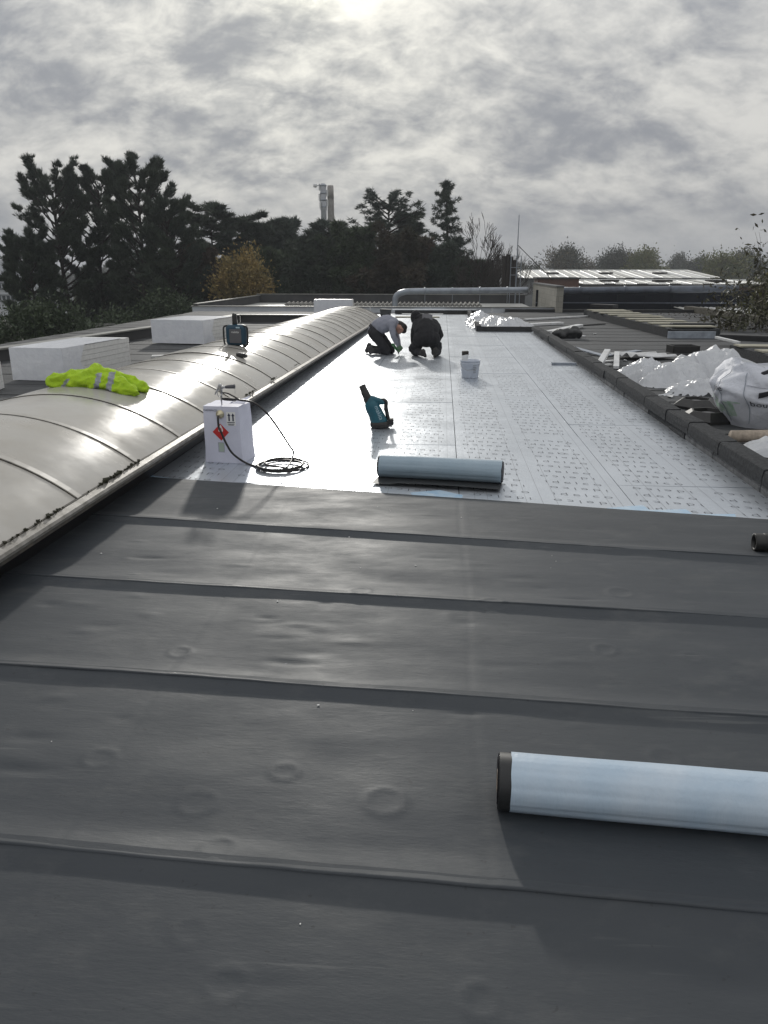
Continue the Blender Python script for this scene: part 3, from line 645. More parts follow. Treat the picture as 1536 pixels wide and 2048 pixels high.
# ------------------------------------------------------------------ jobsite radio and battery on the skylight
def on_vault(x, y):
    xl = x + 2.2 - sx(y); t = .5 - ((x - sx(y)) - XC) / (2 * HW); p = vault(min(max(t, 0), 1), y); return p.z + .004
ry = 10.9; rx = at(475, 696, ry).x
rd = thing('jobsite_radio', 'teal jobsite radio with black aerial standing on the skylight', 'radio', (rx, ry, on_vault(rx, ry) - .012), R(-3))
sc = 1 / (17.07 * 136.0)
mb = MB(); mb.box((0, 0, .16), (.29, .16, .29)); mb.build('case', M['teal_dark'], rd, bevel=.05)
MB().box((0.005, -.084, .15), (.17, .012, .19)).build('speaker_panel', M['grey_plastic'], rd, bevel=.005)
for s_ in (-1, 1):
    MB().tube(catmull([Vector((s_ * .11, -.05, .29)), Vector((s_ * .165, -.05, .27)), Vector((s_ * .172, -.05, .2)), Vector((s_ * .172, -.05, .1)), Vector((s_ * .160, -.05, .03)), Vector((s_ * .10, -.05, .008))], 4), .013, 8).build('bumper_bar', M['plastic_black'], rd, True)
MB().tube([(-.02, 0, .29), (-.02, 0, .33), (-.02, 0, .42), (-.018, 0, .455)], [.036, .034, .034, .028], 16).build('aerial_housing', M['plastic_black'], rd, True)
MB().box((.045, -.0815, .265), (.055, .006, .018)).build('display', M['print_pale'], rd, bevel=.002)
tm = MB(); add_text(tm, 'makita', frame((.005, -.0925, .205), (1, 0, 0), (0, 0, 1)), .042, 1.0, 1.0); tm.build('lettering', M['white'], rd)
for s_ in (-1, 1):
    MB().box((s_ * .10, 0, -.012), (.05, .12, .035)).build('foot', M['plastic_black'], rd, bevel=.008)
by = 9.95; b_x = at(483, 711, by).x
bt = thing('tool_battery', 'small dark tool battery lying on the skylight below the radio', 'battery', (b_x, by, on_vault(b_x, by)), R(-8))
bt.rotation_euler = (0, R(8), R(-8))
MB().box((0, 0, .032), (.13, .085, .045), jit=.004).build('case', M['plastic_black'], bt, bevel=.01)
MB().box((0, -.01, .060), (.09, .06, .014)).build('terminal_block', M['grey_plastic'], bt, bevel=.003)

# ------------------------------------------------------------------ hi-vis jacket thrown over the skylight crest
jy = 6.6; jp = [at(200, 783, jy)]
jk = thing('hi_vis_jacket', 'crumpled yellow hi-vis jacket with grey reflective bands lying on the skylight', 'jacket', (at(200, 780, jy).x, jy, 0))
J0 = Vector(jk.location)
def jv(zx, zy, dy=0.0, lift=None):
    """close-up position on the jacket (4.8 x), at depth offset dy"""
    p = at(zx / 4.8, 600 + zy / 4.8, jy + dy); zs = on_vault(p.x, p.y)
    if lift is not None: p.z = zs + lift
    return p - J0
bd = MB()
segs = [((530, 790), (640, 800), .075, .085, -.0), ((560, 760), (700, 770), .05, .06, .12), ((640, 800), (800, 790), .085, .10, 0), ((800, 780), (940, 760), .10, .13, .02), ((940, 760), (1060, 820), .13, .11, .02), ((1050, 840), (1180, 900), .09, .085, -.06), ((1180, 900), (1270, 940), .085, .06, -.08), ((1060, 770), (1250, 810), .085, .08, .14), ((1250, 810), (1370, 860), .08, .065, .14), ((880, 800), (1020, 860), .08, .07, -.08), ((700, 800), (860, 810), .07, .08, -.06)]
for (a_, b_, ra, rb, dy) in segs:
    A = jv(a_[0], a_[1], dy); B = jv(b_[0], b_[1], dy)
    for P_, r_ in ((A, ra), (B, rb)):
        zs = on_vault(P_.x + J0.x, P_.y + J0.y); P_.z = max(P_.z, zs + r_ * .55)
    capsule(bd, A, B, ra, rb)
bd.tube(catmull([jv(1060, 915, -.14, .03), jv(1050, 935, -.15, .02), jv(1090, 955, -.16, .012), jv(1140, 950, -.15, .02)], 4), .013, 6)
def jassign(c):
    p = c + J0; d = p - CAM; w = d.dot(FW); zx = (768 + FPX * d.dot(RT) / w) * 4.8; zy = (1024 - FPX * d.dot(UP) / w - 600) * 4.8
    u = zx + (zy - 800) * .22
    if 905 < u < 958 and zy > 700 and c.y < .12: return 1
    if 1025 < u < 1085 and zy > 690 and c.y < .12: return 1
    if 985 < zx < 1090 and zy < 770 and c.y >= .0 and -60 < (zx - 1000) - (zy - 700) * 1.0 < 20: return 1
    if 590 < u - (830 - zy) * .5 < 628 and zy > 760: return 1
    return 0
jo = remeshed('fabric', bd, [M['hivis'], M['reflective']], jk, .012, 5)
me = jo.data
displace(me, lambda p: -abs(mnoise.noise((p.x * 5 + 3, p.y * 9, p.z * 9))) * .055 - abs(mnoise.noise((p.x * 12, p.y * 20, p.z * 20 + 4))) * .034 + .016)   # folds and creases
for v in me.vertices:
    zs = on_vault(v.co.x + J0.x, v.co.y + J0.y) + .003
    if v.co.z < zs: v.co.z = zs
me.update(); me.polygons.foreach_set('material_index', [jassign(p.center) for p in me.polygons])

# ------------------------------------------------------------------ bucket with a brush
bk = thing('bucket', 'white plastic bucket with a handled brush in it standing on the foil', 'bucket', atz(940, 757) + Vector((0, .13, 0)))
MB().lathe([(.001, .012), (.118, .012), (.118, 0), (.125, .004), (.148, .25), (.153, .25), (.153, .262), (.146, .262), (.143, .25), (.115, .02), (.001, .02)], 32).build('pail', M['bucket'], bk, True)
MB().lathe([(.146, .212), (.152, .214), (.152, .222), (.147, .224)], 32).build('rim_ring', M['bucket'], bk, True)
MB().tube(catmull([Vector((-.15 * math.cos(a_), -.15 * math.sin(a_) * .9 - .01, .235 - .12 * math.sin(a_))) for a_ in np.linspace(.1, 3.04, 9)], 3), .003, 6).build('bail_handle', M['steel'], bk, True)
tm = MB()
for i in range(5):
    for j in range(3):
        a0 = -1.25 + j * .12; z = .08 + i * .026
        vs = [(.1405 * math.cos(a_) * (1 + (zz - .1) * .17) , .1405 * math.sin(a_) * (1 + (zz - .1) * .17), zz) for a_, zz in ((a0, z), (a0 + .09, z), (a0 + .09, z + .012), (a0, z + .012))]
        tm.add(vs, [(0, 1, 2, 3)])
tm.build('printed_scale', M['ink_pale'], bk)
br = thing('paint_brush', 'worn brush standing bristles up inside the white bucket', 'brush', Vector(bk.location) + Vector((-.075, .02, .02)))
MB().tube([(.03, 0, 0), (.0, 0, .20)], .014, 8).build('handle', M['tube_card'], br, True)
mb = MB(); mb.box((-.005, 0, .255), (.10, .05, .12), jit=.008); mb.build('ferrule', M['trim_white'], br, bevel=.006)
mb = MB(); mb.box((.0, 0, .335), (.085, .04, .06), jit=.014); mb.build('bristles', M['hair'], br, bevel=.008)
# ------------------------------------------------------------------ two roofers
def person(label, loc, segs, mats, extras):
    o = thing('person', label, 'person', loc)
    mb = MB()
    for a_, b_, ra, rb, mi in segs: capsule(mb, a_, b_, ra, rb, 14)
    def assign_all(me):
        C = np.empty(len(me.polygons) * 3, np.float32); me.polygons.foreach_get('center', C); C = C.reshape(-1, 3)
        best = np.full(len(C), 1e9); bi = np.zeros(len(C), int)
        for a_, b_, ra, rb, mi in segs:
            A = np.array(tuple(a_)); d = np.array(tuple(b_)) - A; t = np.clip((C - A) @ d / max(d @ d, 1e-9), 0, 1)
            q = np.linalg.norm(C - A - t[:, None] * d, axis=1) - (ra + (rb - ra) * t); w = q < best; best[w] = q[w]; bi[w] = mi
        me.polygons.foreach_set('material_index', bi.tolist())
    body = remeshed('body', mb, mats, o, .011, 4); assign_all(body.data)
    displace(body.data, lambda p: .010 * mnoise.noise((p.x * 9, p.y * 9, p.z * 9)) + .006 * mnoise.noise((p.x * 22, p.y * 20, p.z * 20)))   # cloth folds
    extras(o); return o
def hand(segs, w, d, side, mi):
    """palm and five curled fingers from wrist w along d"""
    w = Vector(w); d = Vector(d).normalized(); s = d.cross(Vector((0, 1, 0))).normalized() if abs(d.y) < .9 else Vector((1, 0, 0)); u = d.cross(s)
    segs.append((w, w + d * .06, .028, .032, mi))
    for k, L in enumerate((.045, .055, .052, .04)):
        b0 = w + d * .085 + s * (.024 - .016 * k); m = b0 + d * L * .6 + u * .008 * side; e = m + d * L * .35 + u * .022 * side
        segs.append((b0, m, .0085, .008, mi)); segs.append((m, e, .008, .007, mi))
    t0 = w + d * .03 + s * .03; segs.append((t0, t0 + d * .03 + s * .02, .010, .009, mi)); segs.append((t0 + d * .03 + s * .02, t0 + d * .06 + s * .022 + u * .01 * side, .009, .008, mi))
# grey sweater: kneels facing right, back level, working on the foil. materials: 0 sweater 1 trousers 2 skin 3 soles/boots 4 glove
sA = []
hipL, hipR = Vector((-.22, .02, .40)), Vector((-.16, .22, .41))
knL, knR = Vector((.08, -.02, .07)), Vector((.14, .24, .07))
sA += [(hipL, knL, .105, .075, 1), (hipR, knR, .105, .075, 1), (knL, (-.20, .02, .075), .07, .052, 1), (knR, (-.26, .26, .10), .07, .052, 1),
       ((-.20, .02, .075), (-.30, .0, .07), .05, .045, 3), ((-.30, .0, .045), (-.31, .0, .13), .04, .045, 3), ((-.26, .26, .10), (-.36, .27, .14), .05, .045, 3), ((-.36, .27, .16), (-.42, .27, .05), .045, .04, 3),
       (hipL + Vector((0, .03, .01)), hipR, .125, .125, 1), ((-.20, .12, .43), (-.10, .12, .53), .15, .15, 0), ((-.10, .10, .53), (.06, .12, .585), .155, .165, 0), ((.06, .12, .585), (.17, .13, .575), .165, .13, 0),
       ((.16, -.03, .585), (.17, .29, .575), .085, .085, 0), ((.19, .13, .57), (.28, .13, .53), .062, .058, 2),
       ((.285, .13, .525), (.34, .125, .485), .088, .082, 2), ((.34, .12, .46), (.31, .10, .43), .062, .05, 2), ((.325, .055, .50), (.33, .05, .49), .02, .02, 2), ((.352, .105, .41), (.338, .11, .428), .012, .016, 2),
       ((.17, -.05, .57), (.20, -.08, .36), .068, .055, 0), ((.20, -.08, .36), (.275, -.03, .20), .054, .042, 0), ((.17, .31, .56), (.24, .33, .34), .066, .055, 0), ((.24, .33, .34), (.30, .20, .17), .052, .04, 0)]
hand(sA, (.28, -.025, .19), (.25, .1, -1), 1, 4); hand(sA, (.30, .19, .165), (.3, -.5, -.9), 1, 4)
sA = [(Vector((a_[0] * (.80 if a_[0] < 0 else 1), a_[1], a_[2])), Vector((b_[0] * (.80 if b_[0] < 0 else 1), b_[1], b_[2])), ra, rb, mi) for a_, b_, ra, rb, mi in sA]
def exA(o):
    mb = MB(); capsule(mb, (.30, .135, .555), (.375, .13, .505), .082, .082, 16); capsule(mb, (.375, .13, .50), (.385, .13, .45), .075, .06, 16); remeshed('hair', mb, M['hair'], o, .010, 3)
    for y_ in (.09, .15): MB().lathe([(.001, -.005), (.008, 0), (.001, .005)], 8, 0, Matrix.Translation((.382, y_, .425))).build('eye', M['black'], o, True)
    MB().lathe([(.165, -.03), (.170, -.03), (.172, .03), (.165, .03)], 24, 0, Matrix.Translation((-.135, .12, .455)) @ Matrix.Rotation(R(40), 4, 'Y')).build('belt', M['strap'], o, True)
PA = atz(766, 710)
pA = person('person in grey sweater and black trousers kneeling and bending over the foil', PA, sA, [M['sweater'], M['trousers'], M['skin'], M['sole'], M['glove']], exA)
tl = thing('cutting_tool', 'green hand tool held on the foil by the person in grey', 'hand tool', PA + Vector((.25, .02, 0)))
MB().tube([(.03, .0, .08), (-.02, .02, .14), (-.05, .03, .19)], [.020, .024, .022], 10).build('grip', M['green_tool'], tl, True)
MB().tube([(.03, 0, .08), (.055, -.01, .012)], [.016, .006], 8).build('blade_holder', M['plastic_black'], tl, True)
MB().box((-.06, .03, .19), (.06, .05, .05)).build('tool_head', M['green_tool'], tl, bevel=.008)
# black hoodie: kneels with the back to us, soles towards the camera
sB = []
hl, hr = Vector((-.10, .22, .33)), Vector((.14, .22, .33)); kl, kr = Vector((-.20, .42, .08)), Vector((.22, .40, .08))
sB += [(hl, kl, .125, .085, 0), (hr, kr, .125, .085, 0), (kl, (-.08, .10, .09), .085, .06, 1), (kr, (.17, .10, .09), .085, .06, 1),
       ((-.08, .10, .09), (-.04, -.0, .075), .055, .05, 2), ((-.04, .0, .12), (.00, -.02, .04), .048, .036, 2), ((.17, .10, .09), (.19, -.0, .09), .055, .05, 2), ((.19, .0, .15), (.18, -.02, .04), .05, .038, 2),
       (hl, hr, .14, .14, 0), ((.02, .22, .36), (.0, .34, .50), .19, .20, 0), ((.0, .34, .50), (-.02, .52, .58), .20, .18, 0), ((-.17, .52, .57), (.15, .52, .57), .10, .10, 0), ((-.10, .30, .47), (-.13, .48, .56), .13, .13, 0), ((.12, .30, .47), (.12, .48, .56), .13, .13, 0),
       ((-.08, .56, .62), (-.17, .60, .68), .085, .08, 0), ((-.20, .60, .735), (-.205, .62, .665), .098, .095, 0), ((-.215, .71, .65), (-.21, .69, .70), .055, .055, 3),
       ((-.20, .52, .55), (-.235, .50, .34), .075, .062, 0), ((-.235, .50, .34), (-.23, .55, .19), .06, .045, 0), ((.19, .52, .55), (.27, .47, .38), .078, .065, 0), ((.27, .47, .38), (.20, .62, .20), .062, .045, 0),
       ((-.24, .35, .13), (-.22, .30, .18), .085, .075, 1), ((.245, .36, .16), (.25, .30, .22), .07, .06, 1)]
hand(sB, (-.23, .55, .18), (.0, .25, -1), 1, 3); hand(sB, (.20, .62, .19), (0, .3, -1), 1, 3)
def exB(o):
    mb = MB(); capsule(mb, (-.13, .53, .70), (-.06, .50, .70), .07, .07, 12); capsule(mb, (-.06, .50, .70), (.08, .46, .665), .065, .05, 12); remeshed('hood', mb, M['hoodie'], o, .011, 4)
    tm = MB(); 
    def pt(u, v):
        x = -.07 + .19 * u; y = .335 + .10 * v; z = .50 + .198 + .09 * v - (x - 0.0) ** 2 * 1.6; return (x, y - .03, z - .012)
    tm.grid(8, 4, pt); tm.build('back_print', M['grey_plastic'], o, True)
PB = atz(850, 716)
pB = person('person in black hoodie kneeling with back turned on the foil', PB, sB, [M['hoodie'], M['trousers'], M['sole2'], M['skin']], exB)

# ------------------------------------------------------------------ packs of insulation boards on the left roof
def pack(label, A, B, width, n, th, zb=.03, tilt=0.0, strap=True):
    """A near corner, B the far end of the right side, width to the left"""
    A = Vector(A); B = Vector(B); d = (B - A); L = d.length; ang = math.atan2(d.y, d.x) - math.pi / 2
    o = thing('insulation_pack', label, 'insulation pack', (A.x, A.y, zb), ang)
    o.rotation_euler = (R(tilt), 0, ang)
    for k in range(n):
        j = random.uniform(-.008, .008); j2 = random.uniform(-.008, .008)
        MB().box((-width / 2 + j, L / 2 + j2, th * (k + .5)), (width, L, th - .004)).build('foam_board', M['foam'] if k % 2 else M['foam_edge'] if False else M['foam'], o)
    H = n * th
    # shrink film: left part wrapped tight over front and top, open towards the far end
    MB().add([(-width - .012, -.012, -.002), (.012, -.012, -.002), (.012, -.012, H + .01), (-width - .012, -.012, H + .01)], [(0, 1, 2, 3)]).build('film_front', M['pack_film'], o)
    MB().add([(.013, -.012, 0), (.013, L * .30, 0), (.013, L * .22, H * .5), (.013, L * .30, H + .01), (.013, -.012, H + .01)], [(0, 1, 2, 3, 4)]).build('film_side', M['pack_film'], o)
    MB().add([(-width - .012, -.012, H + .011), (.013, -.012, H + .011), (.013, L * .9, H + .008), (-width, L * .9, H + .008)], [(0, 1, 2, 3)]).build('film_top', M['pack_film'], o)
    return o
def pf_extra(m, nt, b, vec, nz):
    b.inputs['Transmission Weight'].default_value = 0.0
M['pack_film'] = principled('pack_film', (0.80, 0.82, 0.86), 0.25, noise=6, col2=(0.72, 0.74, 0.79), bump=((10, .010),))
random.seed(17)
pack('white foam insulation pack behind the hi-vis jacket', (-5.39, 10.76, 0), (-5.21, 12.76, 0), .80, 6, .075)
pack('white foam insulation pack left of the radio', (-5.08, 16.5, 0), (-4.80, 18.3, 0), 1.2, 6, .08, .04)
pack('white film-wrapped insulation pack cut off by the left edge', (-5.80, 9.40, 0), (-5.93, 10.1, 0), .8, 4, .09, .02)
pack('white foam insulation block standing at the far end behind the skylight', (-3.35, 29.3, 0), (-3.35, 29.9, 0), 1.4, 4, .12, .02)
tag(MB().box(atz(350, 713, .03) + Vector((0, .05, 0)), (.85, .14, .05), rz3(.25)).build('foam_strip', M['foam']), 'loose white foam strip beside the pack left of the radio', 'foam strip')

# ------------------------------------------------------------------ left parapet with metal coping
pp = thing('parapet_wall', 'low dark parapet with pale metal coping along the left roof edge', 'parapet', (0, 0, 0))
P0, P1 = Vector((-8.55, 6.5, 0)), Vector((-6.19, 24.0, 0)); dv = (P1 - P0); Lw = dv.length; dv.normalize(); nv = Vector((dv.y, -dv.x, 0)); ang = math.atan2(dv.y, dv.x)
MB().box(P0 + dv * Lw / 2 - nv * .10 + Vector((0, 0, .08)), (Lw, .16, .28), rz3(ang)).build('wall', M['wall_dark'], pp)
n = 6
for k in range(n):
    MB().box(P0 + dv * (Lw * (k + .5) / n) - nv * .10 + Vector((0, 0, .237)), (Lw / n - .008, .24, .03), rz3(ang), jit=.002).build('coping', M['coping'], pp)
MB().box((-4.55, 24.1, .09), (3.3, .16, .26)).build('wall', M['wall_dark'], pp)
MB().box((-4.60, 24.1, .236), (3.4, .24, .03)).build('coping', M['coping'], pp)

# ------------------------------------------------------------------ right roof: hatches, rolls, trims, film and bag
def hatch(label, A, B, width, n, h, cover):
    A = Vector(A); B = Vector(B); d = B - A; L = d.length; ang = math.atan2(d.y, d.x) - math.pi / 2
    o = thing('roof_hatch', label, 'roof opening', A, ang)
    MB().box((.04, L / 2, h / 2), (.08, L, h)).build('side_kerb', M['slab'], o); MB().box((width - .04, L / 2, h / 2), (.08, L, h)).build('side_kerb', M['slab'], o)
    MB().box((width / 2, .04, h / 2 - .01), (width - .17, .08, h - .02)).build('end_kerb', M['slab'], o); MB().box((width / 2, L - .04, h / 2 - .01), (width - .17, .08, h - .02)).build('end_kerb', M['slab'], o)
    MB().box((width / 2, L / 2, h - .06), (width - .17, L - .17, .02)).build('felt_bed', M['bitumen'], o)
    for k in range(n):
        y = L * (k + .5) / n
        MB().box((width / 2 + random.uniform(-.04, .04), y, h + .022 + random.uniform(0, .01)), (width * 1.0, L / n * .42, .025), Matrix.Rotation(R(random.uniform(-2.5, 2.5)), 3, 'Z')).build('cover_board', M[cover], o)
    return o
random.seed(23)
hatch('long raised opening covered with cream boards on the right roof', (5.35, 19.2, 0), (4.95, 28.3, 0), 1.25, 9, .22, 'cream')
hatch('raised opening with cream cover boards behind the rubble bag', (5.35, 12.4, 0), (5.45, 15.3, 0), 1.6, 3, .2, 'cream')
def trim(label, a, b, w, h, mat='trim_white', za=.02, zb=.02, name='trim_strip'):
    A = Vector((a[0], a[1], za + h / 2)); B = Vector((b[0], b[1], zb + h / 2)); d = B - A; L = d.length
    rot = d.to_track_quat('X', 'Z').to_matrix()
    mb = MB(); mb.box((0, 0, 0), (L, w, h)); o = mb.build(name, M[mat]); o.location = (A + B) / 2; o.rotation_euler = rot.to_euler()
    b_ = o.modifiers.new('bevel', 'BEVEL'); b_.width = min(w, h) * .12; b_.segments = 2
    return tag(o, label, 'trim strip' if name == 'trim_strip' else name.replace('_', ' '))
def pz(x, y): p = atz(x, y, .03); return (p.x, p.y)
trim('long white strip lying nearest the far wall on the right roof', pz(1050, 640), pz(1180, 633), .12, .05)
trim('white foam batten lying beside the far film heap', pz(1040, 652), pz(1122, 648), .25, .07)
trim('short thick white batten pointing at the kerb end', pz(1098, 668), pz(1160, 654), .18, .09)
trim('grey-white flat strip below the short batten', pz(1115, 675), pz(1165, 672), .22, .03)
trim('long bent grey-white strip leaning along the kerb top', pz(1135, 700), pz(1205, 712), .14, .02, 'grey_edge', .1, .03)
trim('long grey strip running towards the white corrugated sheets', pz(1205, 713), pz(1278, 702), .14, .02, 'grey_edge', .03, .03)
trim('white splinter standing up beside the kerb', pz(1195, 738), pz(1213, 725), .10, .06, 'trim_white', .03, .20)
trim('short white offcut leaning by the kerb', pz(1232, 738), pz(1233, 716), .09, .05, 'trim_white', .03, .10)
trim('small flat white offcut below the leaning one', pz(1203, 724), pz(1230, 722), .10, .03)
trim('second small flat white offcut near the kerb', pz(1205, 731), pz(1222, 730), .10, .03)
trim('thin dark lath on the roof before the long opening', pz(1160, 651), pz(1210, 648), .06, .03, 'black')
trim('pale grey gutter edge strip at the near end of the long opening', pz(1335, 676), pz(1430, 676), .05, .16, 'grey_edge', .02, .02)
trim('black rolled felt on the near end of the long opening', pz(1340, 668), pz(1425, 668), .22, .14, 'black', .16, .16)
trim('black felt bundle at the far end of the long opening', pz(1185, 622), pz(1230, 624), .4, .14, 'black', .16, .16)
trim('dark rolled felt lying over the opening behind the bag', pz(1437, 690), pz(1536, 694), .28, .12, 'black', .14, .14)
trim('pale timber edge of the opening behind the bag', pz(1430, 694), pz(1475, 706), .06, .05, 'trim_white', .20, .20)
# corrugated white sheets half under the film heap
cs = thing('corrugated_offcut', 'white corrugated sheet offcut lying behind the film heap', 'corrugated sheet', atz(1325, 712, .04), R(28))
MB().grid(40, 2, lambda u, v: (-.9 * v, (u - .5) * .75, .03 + .035 * math.sin(u * 2 * math.pi * 3) + .10 * (v > .5) * .4)).build('sheet', M['trim_white'], cs, True)
cs.children[-1].modifiers.new('s', 'SOLIDIFY').thickness = .006
# film heaps
def film_heap(label, c, spans, seed, mat='film', res=90, name='film_heap', amp=1.0):
    """spans: list of (x, y, rx, ry, h) bumps of crumpled film"""
    o = thing(name, label, 'plastic film', (c[0], c[1], .012)); random.seed(seed)
    x0 = min(s[0] - s[2] for s in spans); x1 = max(s[0] + s[2] for s in spans); y0 = min(s[1] - s[3] for s in spans); y1 = max(s[1] + s[3] for s in spans)
    nx = res; ny = int(res * .8); st = (x1 - x0) / nx; V = []; keep = []
    for j in range(ny):
        for i in range(nx):
            x = x0 + (x1 - x0) * (i + random.uniform(-.42, .42)) / (nx - 1); y = y0 + (y1 - y0) * (j + random.uniform(-.42, .42)) / (ny - 1)
            e = 0; h = 0; wob = .25 * mnoise.noise((x * 3 + seed, y * 3, 0)) + .15 * mnoise.noise((x * 8, y * 8, seed))
            for cx, cy, rx, ry, hh in spans:
                q = 1 - math.hypot((x - cx) / rx, (y - cy) / ry) - wob * .6
                e = max(e, q)
                if q > 0: h = max(h, hh * min(1, q * 1.15) ** .9)
            f1 = mnoise.noise((x * 2.6 + seed, y * 2.6, 1)); f2 = mnoise.noise((x * 5.5, y * 5.5 + seed, 2)); f3 = mnoise.noise((x * 12, y * 12, seed))
            z = h * (.95 + .3 * f1) + amp * (.13 * (.35 - abs(f1)) + .10 * (.3 - abs(f2)) + .04 * (.3 - abs(f3)) + st * random.uniform(-.22, .22)) * min(1, e * 3)
            V.append((x, y, max(z * min(1, e * 6), .002))); keep.append(e > 0)
    F = []
    for j in range(ny - 1):
        for i in range(nx - 1):
            q = (j * nx + i, j * nx + i + 1, (j + 1) * nx + i + 1, (j + 1) * nx + i)
            for t in (((0, 1, 2), (0, 2, 3)) if random.random() < .5 else ((0, 1, 3), (1, 2, 3))):
                if all(keep[q[k]] for k in t): F.append([q[k] for k in t])
    fo = link('film', arrays_mesh('film', np.array(V), np.array(F), M[mat], True), o)
    me_ = fo.data; fo.modifiers.new('sub', 'SUBSURF').levels = 1; fo.modifiers['sub'].render_levels = 1; fo.modifiers['sub'].subdivision_type = 'SIMPLE'
    sm_ = fo.modifiers.new('sm', 'SMOOTH'); sm_.iterations = 1; sm_.factor = .35
    return o
hc = atz(1345, 775, 0)
sp = []
for px, py, rx, ry, h in ((1262, 762, .38, .45, .17), (1290, 764, .45, .55, .30), (1335, 772, .50, .50, .25), (1370, 768, .50, .60, .36), (1412, 762, .50, .65, .50), (1445, 765, .50, .6, .42), (1395, 788, .45, .35, .16)):
    p = atz(px, py, 0); sp.append((p.x - hc.x, p.y - hc.y, rx, ry, h))
film_heap('large heap of crumpled white plastic film between the kerb and the bag', (hc.x, hc.y), sp, 4, res=80)
hc = atz(1000, 652, .05)
film_heap('far heap of crumpled clear film in the black tray', (hc.x, hc.y), [(-.1, .5, .85, 1.6, .25), (.25, .0, .75, 1.0, .28), (-.45, 2.2, .5, 1.4, .3)], 9, res=40)
hc = atz(1525, 912, 0)
film_heap('small wad of white film by the cardboard tube', (hc.x + .1, hc.y), [(0, 0, .4, .25, .14), (.3, .1, .4, .3, .16)], 12, res=20, amp=.7)
film_heap('flat scrap of film lying in front of the large heap', tuple(atz(1335, 793, 0))[:2], [(0, 0, .16, .09, .02)], 15, res=9, amp=.2)
# rubble bag
bc = atz(1500, 850, 0)
bag = thing('rubble_bag', 'big white woven rubble bag with black straps and green stain by the kerb', 'bag', (bc.x + .25, bc.y + .05, .015), R(-15))
B0 = Vector(bag.location)
mb = MB(); nu, nv_ = 72, 44
def bagp(u, v):
    a_ = u * 2 * math.pi; c, s = math.cos(a_), math.sin(a_); sq = (abs(c) ** 3.2 + abs(s) ** 3.2) ** (-1 / 3.2)
    h = .62 * v
    rr = .56 * (0.80 + .30 * math.sin(min(v * 1.25, 1) * math.pi * .62)) * (1 - .28 * max(0, v - .62) / .38)
    x = rr * sq * c; y = rr * sq * s; z = h * (1 + .10 * math.sin(a_ * 2 + .7) * v) + .16 * v * v * max(0, c)
    f = mnoise.noise((c * 2.2 + 4, s * 2.2, v * 3)); g = 1 - 2 * abs(mnoise.noise((c * 3.1, s * 3.1 + 5, v * 4)))
    k = .060 * f + .075 * g * (.45 + v)
    return Vector((x * (1 + k), y * (1 + k), max(0.0, z + .06 * f * v)))
mb.grid(nu, nv_, bagp); bo = mb.build('sack', [M['bagcloth'], M['green_stain']], bag, True)
mi = []
for p in bo.data.polygons:
    c = p.center; mi.append(1 if (c.x < -.42 and c.y < .1 and .12 < c.z < .26 + .03 * math.sin(c.y * 20) and mnoise.noise((c.x * 9, c.y * 9, c.z * 9)) > -.25) else 0)
bo.data.polygons.foreach_set('material_index', mi)
MB().grid(30, 8, lambda u, v: bagp(u, 1.0) * (1 - v * .98) + Vector((0, 0, -.10 * math.sin(v * math.pi * .5) + .05 * mnoise.noise((u * 9, v * 5, 1))))).build('contents_film', M['film'], bag, True)
# black lifting straps lying over the cloth
def band(name, uv, w, off=.014):
    def fn(u, v):
        k = u * (len(uv) - 1); i = min(int(k), len(uv) - 2); f = k - i; a_ = uv[i]; c_ = uv[i + 1]
        p = bagp(a_[0] + (c_[0] - a_[0]) * f, a_[1] + (c_[1] - a_[1]) * f + (v - .5) * w); lift = a_[2] + (c_[2] - a_[2]) * f
        return p + Vector((p.x, p.y, 0)).normalized() * (off + lift * .3) + Vector((0, 0, lift))
    MB().grid(30, 3, fn).build(name, M['strap'], bag, True)
band('strap', ((.690, .60, 0), (.705, .635, 0), (.74, .72, .0), (.78, .82, .02), (.82, .93, .05)), .085)
band('strap', ((.675, .86, .0), (.70, .90, .04), (.74, .92, .07), (.79, .93, .06), (.84, .93, .02)), .06)
def fold(u, v):
    p = bagp(.60 + .22 * u, .98 - .02 * v); q = bagp(.66 + .14 * u, .70 + .02 * math.sin(u * 5)); r_ = p.lerp(q, v); return r_ + Vector((r_.x, r_.y, 0)).normalized() * (.012 + .05 * math.sin(v * 3.1) * math.sin(u * 3.1))
MB().grid(20, 14, fold).build('folded_flap', M['bagcloth'], bag, True)
MB().grid(14, 10, lambda u, v: bagp(.80 + .18 * u, 1.0) + Vector((.08 * v, .05 * v, .34 * v * (1 - .5 * abs(u - .55)) + .03 * mnoise.noise((u * 4, v * 4, 3))))).build('raised_corner', M['bagcloth'], bag, True)
bag.children[-1].modifiers.new('s', 'SOLIDIFY').thickness = .004
def bag_text(text, u, v, size):
    p = bagp(u, v); e = 1e-3; ex = (bagp(u + e, v) - p).normalized(); ey = (bagp(u, v + e) - p).normalized(); nrm = ex.cross(ey)
    tm = MB(); V, F = word_mesh(text, size, 1.0, 1.05, 3)
    vs = []
    for q in V:
        uu = u + q[0] / 3.4; vv = v + q[1] / .72; P = bagp(uu, vv); P = P + Vector((P.x, P.y, 0)).normalized() * .012; vs.append(P)
    tm.add(vs, F); tm.build('lettering', M['strap'], bag)
bag_text('bouwm', .712, .45, .085); bag_text('ijzine', .585, .60, .095)
for u0 in (.60, .66): MB().tube([bagp(u0 + .01 * math.sin(v * 5), v) * 1.012 for v in np.linspace(.1, .85, 16)], .004, 5).build('seam', M['grey_edge'], bag)
